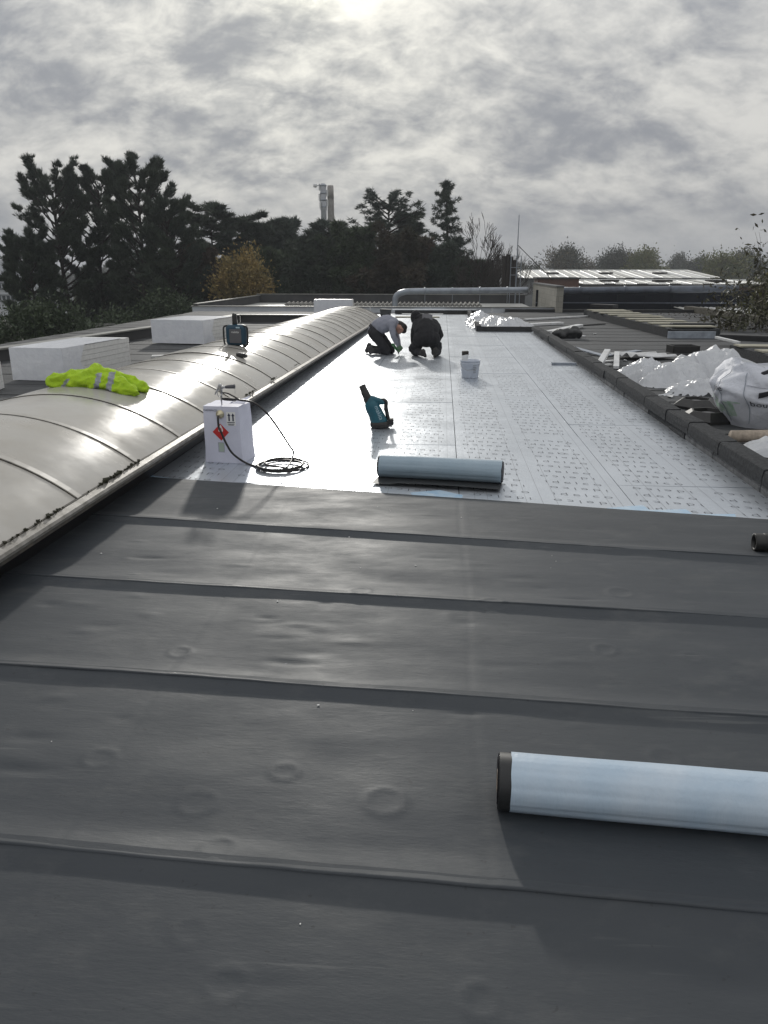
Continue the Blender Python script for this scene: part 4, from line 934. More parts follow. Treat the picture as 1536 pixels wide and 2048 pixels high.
# tube, collars, crate
ta = atz(1462, 878, .05); tb = ta + Vector((1.3, .28, 0))
ct = thing('cardboard_tube', 'beige cardboard tube lying in front of the rubble bag', 'tube', (ta.x, ta.y, 0))
MB().tube([(0, 0, .075), (1.3, .2, .075)], .055, 24).build('tube', M['tube_card'], ct, True)
def collar(label, c, rz, s=1.0):
    o = thing('drain_collar', label, 'roof collar', c, rz)
    prof = [(.30, .0), (.30, .03), (.19, .11), (.17, .11), (.155, .05), (.001, .045)]
    MB().lathe([(r * s, z * s) for r, z in prof], 6).build('collar', M['plastic_black'], o)
    MB().lathe([(.10 * s, .047 * s), (.10 * s, .075 * s), (.07 * s, .085 * s), (.001, .088 * s)], 16).build('cap', M['grey_plastic'], o, True)
collar('black angular roof collar left of the rubble bag', atz(1405, 848, .0) + Vector((.08, .1, .02)), .3, 1.0)
collar('black angular collar just behind the one left of the bag', atz(1375, 820, .0) + Vector((.12, .1, .02)), .1, .9)
cr8 = thing('open_crate', 'shallow open black tray behind the film heap', 'tray', atz(1365, 705, .02), R(8))
for x_, y_, sx_, sy_ in ((0, -.18, .5, .03), (0, .18, .5, .03), (-.25, 0, .03, .33), (.25, 0, .03, .33)): MB().box((x_, y_, .07), (sx_, sy_, .14)).build('side', M['plastic_black'], cr8)
MB().box((0, 0, .01), (.46, .32, .02)).build('bottom', M['plastic_black'], cr8)
bgk = thing('black_bag', 'crumpled black bag slumped against the far end of the kerb', 'bag', atz(1130, 680, .0) + Vector((.1, .2, .02)))
mb = MB()
for a_, b_, r_ in (((-.2, 0, .1), (.2, 0, .1), .13), ((.1, .05, .15), (.22, 0, .12), .13), ((-.25, .05, .08), (-.1, 0, .14), .10)): capsule(mb, a_, b_, r_, r_ * .9)
bo = remeshed('sack', mb, M['rubber'], bgk, .018, 3)
displace(bo.data, lambda p: .05 * mnoise.noise(p * 8))
# small scraps
random.seed(41)
for (x, y), lb in zip(((1340, 795), (1420, 810), (1400, 806), (1250, 722), (1262, 730), (1190, 668)), ('white scrap before the film heap', 'longer white scrap left of the bag', 'small white scrap left of the bag', 'white crumb by the leaning offcut', 'second white crumb by the leaning offcut', 'pale chip on the roof near the black bag')):
    p = atz(x, y, .02); tag(MB().box(p + Vector((0, 0, .012)), (.11, .05, .016), rz3(random.random() * 3), jit=.012).build('foam_scrap', M['trim_white']), lb, 'scrap')
# offcuts on the far foil
def flat(label, x, y, L, w, mat='foam', rz=0.0, name='board_offcut'):
    p = atz(x, y, .02); return tag(MB().box(p + Vector((0, 0, .0)), (L, w, .035), rz3(rz)).build(name, M[mat]), label, 'offcut')
flat('grey board offcut lying on the far foil behind the workers', 835, 634, 1.5, .3, 'cream')
flat('white foam offcut at the very end of the foil', 845, 628.5, 1.5, .25, 'foam')
flat('thin grey offcut on the foil touching the kerb', 1127, 727, .42, .12, 'grey_edge')
# leaf litter along the right edge of the roof
lf = MB()
for _ in range(700):
    y = random.uniform(17, 30); x = 9.25 - abs(random.gauss(0, .7)); s = random.uniform(.02, .05)
    n_ = Vector((random.gauss(0, .4), random.gauss(0, .4), 1)).normalized(); u = n_.orthogonal().normalized(); w_ = n_.cross(u); p = Vector((x, y, .03 + random.random() * .05))
    lf.add([p - u * s, p + w_ * s * .5, p + u * s, p - w_ * s * .5], [(0, 1, 2, 3)])
M['litter'] = principled('litter', (0.05, 0.032, 0.018), 0.9, noise=8, col2=(.02, .016, .012), coords='World')
tag(lf.build('leaf_litter', M['litter']), 'brown dead leaves along the right roof edge', 'leaves', kind='stuff')
# ------------------------------------------------------------------ buildings beyond the roof
def brick_extra(c1, c2, mortar, bw, bh, scale=1.0):
    def f(m, nt, b, vec, nz):
        br_ = nt.nodes.new('ShaderNodeTexBrick'); sp = nt.nodes.new('ShaderNodeSeparateXYZ'); nt.links.new(vec, sp.inputs[0])
        ad = nt.nodes.new('ShaderNodeMath'); ad.operation = 'ADD'; nt.links.new(sp.outputs[0], ad.inputs[0]); nt.links.new(sp.outputs[1], ad.inputs[1])
        cb = nt.nodes.new('ShaderNodeCombineXYZ'); nt.links.new(ad.outputs[0], cb.inputs[0]); nt.links.new(sp.outputs[2], cb.inputs[1])
        nt.links.new(cb.outputs[0], br_.inputs['Vector']); br_.inputs['Color1'].default_value = (*c1, 1); br_.inputs['Color2'].default_value = (*c2, 1); br_.inputs['Mortar'].default_value = (*mortar, 1)
        br_.inputs['Scale'].default_value = scale; br_.inputs['Brick Width'].default_value = bw; br_.inputs['Row Height'].default_value = bh; br_.inputs['Mortar Size'].default_value = .008
        nt.links.new(br_.outputs[0], b.inputs['Base Color'])
    return f
M['block'] = principled('block', (.3, .29, .26), .9, extra=brick_extra((.24, .23, .20), (.28, .27, .235), (.20, .195, .17), .44, .2), coords='World')
M['brick'] = principled('brick', (.15, .07, .05), .9, extra=brick_extra((.13, .055, .04), (.10, .045, .035), (.16, .14, .12), .22, .08), coords='World')
M['hall_roof'] = principled('hall_roof', (.62, .62, .59), .5, noise=.6, col2=(.50, .50, .47), coords='World')
M['hall_roof2'] = principled('hall_roof2', (.74, .75, .74), .4, noise=.8, col2=(.66, .66, .64), coords='World')
M['hall_wall'] = principled('hall_wall', (.20, .21, .22), .6, noise=.5, coords='World')
M['clad_black'] = principled('clad_black', (.009, .011, .017), .7, noise=1.5, col2=(.014, .016, .022), coords='World', spec=.15)
M['galv'] = principled('galv', (.30, .33, .37), .35, .7, noise=3, col2=(.22, .24, .27), coords='World')
M['duct_dark'] = principled('duct_dark', (.13, .15, .19), .4, .3, noise=3, coords='World')
M['corr'] = principled('corr', (.17, .165, .15), .8, noise=5, col2=(.09, .088, .08), coords='World')
M['chim'] = principled('chim', (.42, .44, .47), .4, .4, noise=2, col2=(.30, .31, .33))
M['chim_c'] = principled('chim_c', (.30, .29, .27), .8, noise=1.2, col2=(.19, .17, .155))
M['wood_dark'] = principled('wood_dark', (.03, .025, .022), .9)
M['bld_white'] = principled('bld_white', (.55, .57, .60), .6, noise=.7, col2=(.46, .48, .51))
M['glass_far'] = principled('glass_far', (.06, .07, .08), .15)
M['mossy'] = principled('mossy', (.055, .05, .035), .95, noise=5, col2=(.10, .09, .07), bump=((30, .01),), coords='World')

wg = thing('low_wing', 'low pale building wing with grey fascia across the end of the roof', 'building', (0, 31, 0))
fl, fr = at(385, 620, 31), at(1108, 618, 31); ztop = .235
n = 6; W = (fr.x - fl.x) / n
MB().box(((fl.x + fr.x) / 2, 5.6, -2.75), (fr.x - fl.x - .1, 11.0, 4.9)).build('body', M['wall_dark'], wg)
for k in range(n):
    MB().box((fl.x + W * (k + .5), 0, -.09), (W - .012, .07, .52)).build('fascia_panel', M['fascia'], wg)
MB().box(((fl.x + fr.x) / 2, .0, .185), (fr.x - fl.x + .06, .16, .03)).build('coping', M['coping'], wg)
MB().box(((fl.x + fr.x) / 2, 5.6, -.20), (fr.x - fl.x - .3, 10.8, .18)).build('roof_surface', M['pale_roof'], wg)
MB().box((fl.x + .12, 5.6, .0), (.12, 11.0, .5)).build('side_parapet', M['wall_dark'], wg); MB().box((fl.x + .12, 5.6, .27), (.2, 11.1, .03)).build('coping', M['coping'], wg)
MB().box(((fl.x + fr.x) / 2, 11.15, .06), (fr.x - fl.x, .12, .5)).build('back_parapet', M['wall_dark'], wg); MB().box(((fl.x + fr.x) / 2, 11.15, .33), (fr.x - fl.x, .2, .03)).build('coping', M['coping'], wg)
x = at(568, 603, 34).x; x1 = at(965, 603, 34).x; k = 0
while x < x1:
    w = min(.98, x1 - x)
    c = MB().grid(40, 1, lambda u, v: (x + u * (w - .01), 3.0 + 1.1 * v, .10 + .045 * math.sin((x + u * w) * 2 * math.pi / .19) + .09 * v)).build('corrugated_sheet', M['corr'], wg, True)
    c.modifiers.new('s', 'SOLIDIFY').thickness = .03; x += w; k += 1
# end of the foil: black upstand and pale edge before the wing
eu = thing('end_upstand', 'black upstand with pale metal edge closing the far end of the foil', 'upstand', (0, 29.2, 0))
MB().box((-.25, .2, .07), (3.0, .1, .14)).build('board', M['black'], eu); MB().box((-.3, .22, .155), (3.1, .2, .03)).build('metal_edge', M['fascia'], eu)
MB().box((6.0, 1.6, .05), (7.2, .14, .14)).build('board', M['black'], eu)
# round duct with elbow
dc = thing('ventilation_duct', 'grey round ventilation duct with an elbow running along the low wing', 'duct', at(790, 620, 33.5))
D0 = Vector(dc.location); pts = [at(790, 622, 33.5), at(790, 604, 33.5), at(793, 592, 33.5), at(806, 585, 33.5), at(830, 582.5, 33.5), at(940, 581.5, 33.5), at(1056, 580, 33.5)]
MB().tube([p - D0 for p in catmull(pts, 5)], .125, 16).build('pipe', M['galv'], dc, True)
for px in (850, 905, 960, 1015):
    p = at(px, 582 - (px - 830) * .01, 33.5) - D0; MB().tube([p - Vector((.03, 0, 0)), p + Vector((.03, 0, 0))], .134, 16).build('joint_band', M['galv'], dc, True)
    MB().tube([p, Vector((p.x, p.y, p.z - .55))], .012, 6).build('support', M['galv'], dc)
dc2 = thing('insulated_pipe', 'thick blue-grey pipe running along the top of the black wall', 'pipe', at(1120, 580, 34))
D0 = Vector(dc2.location); MB().tube([at(1118, 582, 34) - D0, at(1290, 580, 34.5) - D0, at(1475, 577, 35) - D0], .15, 16).build('pipe', M['duct_dark'], dc2, True)
for px in (1160, 1250, 1340, 1430): p = at(px, 581 - (px - 1120) * .012, 34 + (px - 1120) / 350) - D0; MB().tube([p - Vector((.04, 0, 0)), p + Vector((.04, 0, 0))], .16, 16).build('joint_band', M['duct_dark'], dc2, True)
bw_ = thing('block_wall', 'pale concrete block wall end rising between the wing and the black wall', 'wall', (4.42, 34, 0))
MB().box((0, 0.6, -.6), (.26, 8.0, 3.1)).build('wall', M['block'], bw_); MB().box((0, .6, .965), (.34, 8.1, .04)).build('coping', M['slab_old'], bw_)
kw = thing('black_wall', 'long black clad wall behind the right roof', 'wall', (9.0, 36.5, 0))
for k in range(9): MB().box((-4.2 + k * 1.2, 0, -1.7), (1.19, .14, 4.8)).build('cladding_panel', M['clad_black'], kw)
MB().box((.6, -.08, .15), (10.8, .05, .05)).build('rail', M['duct_dark'], kw)
rp = thing('mossy_parapet', 'low mossy parapet littered with leaves along the right roof edge', 'parapet', (9.6, 24, 0))
for k in range(9): MB().box((0, -9 + k * 2.0, .06), (.3, 1.98, .30), jit=.012).build('kerb_stone', M['mossy'], rp)
pr_ = thing('pale_shed_roof', 'pale corrugated shed roof showing beyond the mossy parapet', 'roof', (13.5, 32, -.25))
for k in range(8):
    MB().grid(24, 1, lambda u, v: (-3.2 + k * .9 + u * .89, -9 + 15 * v, .02 * math.sin(u * 2 * math.pi * 4) + .25 * v)).build('roof_sheet', M['hall_roof2' if k % 3 else 'hall_roof'], pr_, True)
MB().box((0, -1.5, -2.5), (7.2, 14.8, 4.4)).build('walls', M['wall_dark'], pr_)
def hall(label, x0p, x1p, ye_, yr_, Y, depth, np_, wall, name='industrial_hall', drop=1.2):
    a_ = at(x0p, ye_, Y); b_ = at(x1p, ye_, Y); zr = at(x0p, yr_, Y + depth).z; o = thing(name, label, 'hall', (a_.x, Y, 0)); Wd = b_.x - a_.x
    MB().box((Wd / 2, depth, (a_.z - .1 - 5) / 2), (Wd, depth * 2 - .4, a_.z - .1 + 5)).build('walls', M[wall], o)
    for k in range(np_):
        w = Wd / np_; x = w * k
        for s_ in (0, 1):
            MB().grid(16, 1, lambda u, v: (x + u * (w - .03), v * depth if s_ == 0 else 2 * depth - v * depth, a_.z + (zr - a_.z) * v + .05 * math.cos(u * 2 * math.pi * 6) + .05 * ((k * 7) % 3 == 0))).build('roof_sheet', M['hall_roof2' if (k * 7) % 5 < 2 else 'hall_roof'], o, True)
    MB().box((Wd / 2, -.05, a_.z - .12), (Wd + .2, .12, .16)).build('gutter', M['wall_dark'], o)
    MB().box((Wd / 2, depth, zr + .06), (Wd, .5, .10)).build('ridge_cap', M['hall_roof2'], o)
    for k in range(3): MB().box((Wd * (.22 + .28 * k), depth * .5, (a_.z + zr) / 2 + .12), (1.4, 1.2, .15)).build('roof_vent', M['wood_dark'], o)
    return o
hall('long far hall with a bright white corrugated roof on the right', 1030, 1440, 556, 541, 88, 12, 22, 'hall_wall')
hall('lower hall with white roof and brick wall before the long hall', 1145, 1540, 568, 561, 66, 5, 18, 'brick')
bb = thing('brick_box', 'small dark brick stair housing left of the lower hall', 'housing', at(1116, 575, 58))
MB().box((0, 1.2, -2.0), (2.9, 2.4, 5.2)).build('wall', M['brick'], bb); MB().box((0, 1.2, .64), (3.1, 2.6, .10)).build('roof', M['wall_dark'], bb)

# stacks
def stack(label, px, top, base_, Y, r, mat, prof, extras=None):
    p = at(px, 540, Y); zt = at(px, top, Y).z; o = thing('chimney_stack', label, 'chimney', (p.x, Y, -5)); Hh = zt + 5
    MB().lathe([(rr * r, z * Hh) for rr, z in prof], 20).build('shaft', M[mat], o, True)
    if extras: extras(o, Hh, r)
def ex1(o, Hh, r):
    for z in (.985, .93, .88, .83): MB().lathe([(r * 1.02, z * Hh - .12), (r * 1.18, z * Hh - .1), (r * 1.18, z * Hh + .1), (r * 1.02, z * Hh + .12)], 20).build('band', M['galv'], o, True)
    for a_, z in ((2.9, .975), (3.4, .9), (.3, .86), (2.6, .87), (3.9, .84), (.1, .93)): MB().box((r * 1.35 * math.cos(a_), r * 1.35 * math.sin(a_), z * Hh), (.22, .3, .9)).build('antenna_panel', M['trim_white'], o)
    MB().tube([(-r, 0, Hh * .985), (-r - .7, 0, Hh * .985)], .05, 6).build('arm', M['galv'], o); MB().lathe([(.001, -.28), (.28, -.2), (.28, .2), (.001, .28)], 12, 0, Matrix.Translation((-r - .75, 0, Hh * .985))).build('dish', M['trim_white'], o, True)
stack('pale metal chimney stack with antennas, left of the pair', 650, 367, 460, 120, .42, 'chim', [(1.0, 0), (1.0, .80), (1.15, .81), (1.15, .86), (.95, .87), (1.05, .93), (1.05, .985), (.7, 1.0), (.001, 1.0)], ex1)
def ex2(o, Hh, r):
    MB().lathe([(r * 1.01, Hh * .60), (r * 1.05, Hh * .60), (r * 1.05, Hh * .626), (r * 1.01, Hh * .626)], 20).build('dark_band', M['wood_dark'], o, True)
    MB().lathe([(r * .95, Hh * .90), (r * 1.02, Hh * .90), (r * .96, Hh * .99), (r * .88, Hh * .99)], 20).build('rusty_cap', M['chim_c'], o, True)
stack('weathered concrete chimney with a dark band, right of the pair', 664, 371, 460, 122, .48, 'chim_c', [(1.25, 0), (1.1, .6), (1.0, .9), (.9, 1.0), (.001, 1.0)], ex2)
# mast with guy wire, and dark poles
ms_ = thing('antenna_mast', 'thin antenna mast with a slanting guy wire before the far hall', 'mast', (at(1032, 560, 42).x, 42, -5))
zt = at(1033, 430, 42).z + 5; MB().tube([(0, 0, 0), (0, 0, zt * .6), (0, 0, zt)], [.04, .035, .018], 8).build('pole', M['galv'], ms_)
g0 = Vector((0, 0, at(1034, 490, 42).z + 5)); g1 = at(1105, 560, 40) - Vector(ms_.location); MB().tube([g0, g1], .018, 6).build('guy_wire', M['wood_dark'], ms_)
for dx in (.22, -.3): MB().tube([(dx, 0, 0), (dx, 0, at(1040, 512, 42).z + 5)], .022, 6).build('side_pole', M['galv'], ms_)
for py in (512, 535, 550): z = at(1036, py, 42).z + 5; MB().tube([(-.3, 0, z), (.22, 0, z)], .015, 6).build('rung', M['galv'], ms_)
for i, (px, top) in enumerate(((1006, 512), (1013, 509), (1020, 514), (1027, 520))):
    p = at(px, 560, 43); z = at(px, top, 43).z
    tag(MB().tube([(p.x, 43, -5), (p.x + .03, 43, z)], [.13, .10], 8).build('timber_pole', M['wood_dark']), ['dark timber pole at the left end of the row by the mast', 'tallest dark timber pole in the row by the mast', 'dark timber pole third in the row by the mast', 'dark timber pole nearest the mast'][i], 'pole', 'timber poles by the mast')
# left: works building, van, frame
lb = thing('works_building', 'white industrial building with railings glimpsed at the left edge', 'building', at(-60, 612, 75)); L0 = Vector(lb.location)
for (xa, xb, ya, yb, dd_) in ((-140, 40, 548, 640, 0), (-140, 18, 520, 548, .6), (-140, 33, 538, 549, .3)):
    A = at(xa, yb, 75) - L0; B = at(xb, ya, 75) - L0; MB().box(((A.x + B.x) / 2, 2 + dd_, (A.z + B.z) / 2), (B.x - A.x, 4, B.z - A.z)).build('block', M['bld_white'], lb)
for py in (556, 566, 578, 590, 602): A = at(-60, py, 75) - L0; MB().box((A.x + 1, -.04, A.z), (8.6, .1, .14)).build('rail', M['hall_wall'], lb)
for k in range(6):
    for j in range(2): A = at(-10 + k * 9, 571 + j * 24, 75) - L0; MB().box((A.x, -.03, A.z), (.26, .08, .5)).build('window', M['glass_far'], lb)
lb2 = thing('low_outbuilding', 'low pale outbuilding seen between the pine trunks', 'building', at(75, 606, 70)); L0 = Vector(lb2.location)
MB().box((0, 1.5, -1.0), (4.0, 3, 3.6)).build('walls', M['bld_white'], lb2); MB().box((0, 1.5, .85), (4.4, 3.4, .16)).build('roof', M['hall_wall'], lb2)
for k in range(3): MB().box((-1.3 + 1.2 * k, -.03, -.1), (.7, .08, .8)).build('window', M['glass_far'], lb2)
vn = thing('white_van', 'white van parked below the trees behind the left parapet', 'van', (at(140, 660, 58).x, 58, -5), R(10))
vp = [(-2.4, .5), (-2.4, 1.0), (-1.6, 1.15), (-1.0, 2.0), (2.3, 2.05), (2.45, 1.7), (2.45, .5)]; nv2 = len(vp)
MB().add([(x, -1, z) for x, z in vp] + [(x, 1, z) for x, z in vp], [tuple(range(nv2)), tuple(reversed(range(nv2, 2 * nv2)))] + [(i, i + nv2, (i + 1) % nv2 + nv2, (i + 1) % nv2) for i in range(nv2)]).build('body', M['white'], vn, bevel=.06)
MB().add([(-1.5, -1.02, 1.2), (-.4, -1.02, 1.2), (-.4, -1.02, 1.85), (-1.0, -1.02, 1.85)], [(0, 1, 2, 3)]).build('window', M['glass_far'], vn)
for x in (-1.6, 1.6):
    for y in (-.95, .95): MB().lathe([(.001, -.1), (.36, -.1), (.36, .1), (.001, .1)], 18, 0, Matrix.Translation((x, y, .36)) @ Matrix.Rotation(R(90), 4, 'X')).build('wheel', M['rubber'], vn)
gf = thing('metal_frame', 'pale grey rectangular metal frame standing beyond the left parapet', 'frame', (at(185, 650, 34).x, 34, 0)); L0 = Vector(gf.location)
for a_, b_ in (((143, 700), (143, 648)), ((143, 648), (230, 648)), ((230, 648), (230, 690)), ((192, 690), (192, 652)), ((192, 652), (230, 648))):
    MB().tube([at(*a_, 34) - L0, at(*b_, 34) - L0], .035, 4).build('bar', M['coping'], gf)
for px in (143, 230): p = at(px, 690, 34) - L0; MB().tube([p, Vector((p.x, p.y, -5))], .035, 4).build('post', M['coping'], gf)

# ------------------------------------------------------------------ trees
M['needle'] = principled('needle', (.030, .046, .030), .7, noise=.5, col2=(.050, .068, .040), coords='World')
M['needle_blue'] = principled('needle_blue', (.038, .058, .046), .7, noise=.4, col2=(.062, .082, .056), coords='World')
M['leaf_dark'] = principled('leaf_dark', (.030, .050, .020), .6, noise=.8, col2=(.048, .072, .028), coords='World')
M['leaf_gold'] = principled('leaf_gold', (.27, .185, .055), .7, noise=.9, col2=(.18, .15, .055), coords='World')
M['leaf_green'] = principled('leaf_green', (.10, .125, .030), .7, noise=.5, col2=(.15, .135, .04), coords='World')
M['leaf_brown'] = principled('leaf_brown', (.12, .085, .045), .8, noise=.5, col2=(.085, .085, .045), coords='World')
M['leaf_olive'] = principled('leaf_olive', (.045, .050, .018), .6, noise=.8, col2=(.06, .045, .02), coords='World')
M['leaf_russet'] = principled('leaf_russet', (.070, .048, .032), .8, noise=.5, col2=(.045, .050, .028), coords='World')
M['leaf_far'] = principled('leaf_far', (.055, .065, .045), .8, noise=.3, col2=(.075, .075, .05), coords='World')
M['bark'] = principled('bark', (.035, .027, .021), .9, noise=4, bump=((20, .02),))
M['twig'] = principled('twig', (.045, .037, .032), .9)
def unit(n):
    v = rng.normal(size=(n, 3)); return v / np.linalg.norm(v, axis=1)[:, None]
def needles(C, D, k, length, width, spread, flat=1.0):
    """k thin blades around each centre C, leaning along D"""
    n = len(C); c = np.repeat(C, k, 0); d = np.repeat(D, k, 0); r = unit(n * k); r[:, 2] *= flat
    d = d + r * spread; d /= np.linalg.norm(d, axis=1)[:, None]; L = length * rng.uniform(.6, 1.3, (n * k, 1))
    s = np.cross(d, unit(n * k)); s /= np.linalg.norm(s, axis=1)[:, None]; b = c + r * length * .25
    V = np.stack([b - s * width, b + s * width, b + d * L], 1).reshape(-1, 3); return V, np.arange(len(V)).reshape(-1, 3)
def leaves(C, D, size, aspect=.45, rnd=.8):
    n = len(C); d = D + unit(n) * rnd; d /= np.linalg.norm(d, axis=1)[:, None]; s = np.cross(d, unit(n)); s /= np.linalg.norm(s, axis=1)[:, None]
    L = size * rng.uniform(.6, 1.3, (n, 1)); W = L * aspect * .5
    V = np.stack([C, C + d * L * .5 + s * W, C + d * L, C + d * L * .5 - s * W], 1).reshape(-1, 3); return V, np.arange(len(V)).reshape(-1, 4)
def conifer(name, label, px, top, Y, wpx, kind, group=None, seed=0, mat='needle', skip=None):
    global rng
    rng = np.random.default_rng(seed); random.seed(seed)
    bp_ = at(px, 540, Y); base_ = Vector((bp_.x, Y, -5)); Hh = at(px, top, Y).z + 5; Rr = wpx / FPX * Y / 2
    o = thing(name, label, 'tree', base_, 0, group)
    tr_ = MB(); lean = Vector((random.uniform(-.3, .3), random.uniform(-.3, .3), 0))
    def axis(h): return Vector((lean.x * h * h + .12 * math.sin(h * 5 + seed), lean.y * h * h, Hh * h))
    r0 = Hh * .016 + .06; tr_.tube([axis(h) for h in np.linspace(0, .985, 14)], [r0 * (1 - h * .93) for h in np.linspace(0, .985, 14)], 8)
    Cs, Ds = [], []
    P = dict(pine=dict(n=52, h0=.34, prof=lambda h: (1 - abs(h - .55) ** 2.2 * 2.6) * (1 if h > .4 else .8), rise=(.15, .85), up=.45, sub=10, tuft=7, subl=.30),
             cedar=dict(n=70, h0=.22, prof=lambda h: (1.0 - .62 * h) * (.75 + .35 * random.random()), rise=(-.05, .22), up=.10, sub=14, tuft=5, subl=.34),
             umbrella=dict(n=60, h0=.50, prof=lambda h: (.55 + .5 * random.random()) * (1.0 if h < .93 else .75), rise=(.0, .55), up=.16, sub=7, tuft=3, subl=.22),
             spruce=dict(n=88, h0=.16, prof=lambda h: (1 - h) ** .62 * (.75 + .5 * random.random()), rise=(-.28, .35), up=.05, sub=6, tuft=3, subl=.20),
             yew=dict(n=80, h0=.05, prof=lambda h: math.sqrt(max(0, 1 - (h * 1.02 - .30) ** 2 / .52)) * (.6 + .5 * random.random()), rise=(.1, 1.0), up=.3, sub=12, tuft=6, subl=.34))[kind]
    for i in range(P['n']):
        h = P['h0'] + (1 - P['h0']) * ((i + random.random()) / P['n']); h = min(h, .985); a_ = i * 2.399 + random.uniform(-.5, .5)
        L = max(.25, Rr * max(.08, P['prof'](h)) * random.uniform(.7, 1.08)); ris = P['rise'][0] + (P['rise'][1] - P['rise'][0]) * ((h - P['h0']) / (1 - P['h0'])) + random.uniform(-.1, .1)
        if skip and skip(h, a_): continue
        p0 = axis(h); dirh = Vector((math.cos(a_), math.sin(a_), 0)); pts = []
        for t in np.linspace(0, 1, 6):
            pts.append(p0 + dirh * (L * t) + Vector((0, 0, L * (ris * t + P['up'] * t * t) - (.18 * L * math.sin(t * 3.1) if kind == 'spruce' else 0))) + Vector((random.gauss(0, .04), random.gauss(0, .04), random.gauss(0, .03))) * L * .5)
        tr_.tube(pts, [max(.012, r0 * .30 * (1 - t * .85) * (L / Rr) ** .5) for t in np.linspace(0, 1, 6)], 5, cap=False)
        for s_ in range(P['sub']):
            t = random.uniform(.12 if kind in ('spruce', 'yew') else .52 if kind == 'pine' else .30, 1.0); k = min(int(t * 5), 4); q = pts[k].lerp(pts[k + 1], t * 5 - k)
            sa = a_ + random.choice((-1, 1)) * random.uniform(.3, 1.2); sl = L * P['subl'] * random.uniform(.5, 1.2) * (1.15 - .6 * t)
            e = q + Vector((math.cos(sa), math.sin(sa), random.uniform(-.1, .25) + (.45 if kind == 'pine' else 0) + (-.15 if kind == 'spruce' else 0))) * sl
            tr_.tube([q, e], [.014, .006], 3, cap=False)
            for w_ in range(P['tuft']):
                f = (w_ + 1) / P['tuft']; c = q.lerp(e, f); c = c + Vector((random.gauss(0, .08), random.gauss(0, .08), random.gauss(0, .05 if kind != 'cedar' else .03))); Cs.append(c); Ds.append((e - q).normalized() * .6 + Vector((0, 0, .8 if kind == 'pine' else .1)))
    tr_.build('trunk', M['bark'], o, True)
    C = np.array([c[:] for c in Cs]); D = np.array([d[:] for d in Ds])
    k, ln_, wd, sp, fl_ = dict(pine=(18, .23, .020, .9, 1), cedar=(15, .30, .030, 1.0, .40), umbrella=(13, .24, .024, 1.1, .45), spruce=(13, .20, .022, .9, .8), yew=(22, .34, .042, 1.2, 1))[kind]
    sc_ = max(1.0, Y / 50); V, F = needles(C, D, k, ln_ * sc_, wd * sc_, sp, fl_)
    link('crown', arrays_mesh('crown', V, F, M[mat]), o); return o
conifer('pine_tree', 'broad dark pine at the far left with low spreading boughs', 130, 378, 46, 150, 'pine', 'dark pines behind the left parapet', 1)
conifer('pine_tree', 'tall dark pine standing in the middle of the left pines', 200, 370, 48, 125, 'pine', 'dark pines behind the left parapet', 2)
conifer('pine_tree', 'tallest dark pine on the right of the left pines', 290, 365, 45, 150, 'pine', 'dark pines behind the left parapet', 3)
conifer('pine_tree', 'lower dark pine filling below the tallest one', 345, 440, 44, 130, 'pine', 'dark pines behind the left parapet', 4)
conifer('pine_tree', 'low dark pine bough mass at the left picture edge', 55, 505, 44, 110, 'pine', 'dark pines behind the left parapet', 5)
conifer('cedar_tree', 'dark spreading cedar next to the right-hand pine', 425, 418, 52, 230, 'cedar', None, 6)
conifer('cedar_tree', 'lower dark cedar above the golden shrub', 500, 440, 55, 180, 'cedar', None, 7)
conifer('yew_tree', 'rounded dark evergreen left of the chimneys', 565, 456, 56, 130, 'yew', None, 8, 'needle_blue')
conifer('cedar_tree', 'dense dark cedar below the chimneys', 655, 452, 54, 190, 'cedar', None, 9, 'needle_blue')
conifer('cedar_tree', 'tall flat-topped open cedar right of the chimneys', 773, 405, 56, 150, 'umbrella', None, 10, 'needle_blue')
conifer('cedar_tree', 'small cedar leaning beside the tall open one', 815, 432, 58, 110, 'cedar', None, 11, 'needle_blue')
conifer('spruce_tree', 'slender pointed spruce standing alone above the trees', 893, 362, 56, 165, 'spruce', None, 12, 'needle_blue')
for i, (px, top, Y, w, lb_) in enumerate(((620, 505, 50, 150, 'dark evergreen bush left below the chimneys'), (715, 480, 51, 170, 'dark evergreen under the left side of the open cedar'), (800, 490, 50, 170, 'dark evergreen under the right side of the open cedar'), (880, 508, 50, 130, 'dark evergreen at the foot of the spruce'), (945, 540, 49, 110, 'low dark evergreen under the bare tree'), (540, 520, 50, 130, 'dark evergreen right of the golden shrub'), (395, 505, 47, 120, 'dark evergreen left of the golden shrub'), (310, 530, 50, 150, 'dark evergreen filling under the tallest pine'), (200, 570, 52, 130, 'dark evergreen behind the pine trunks'))):
    conifer('evergreen_bush', lb_, px, top, Y, w, 'yew', 'dark evergreens behind the wing', 20 + i, ('leaf_dark', 'needle', 'needle_blue', 'leaf_russet')[(i * 3 + 1) % 4])

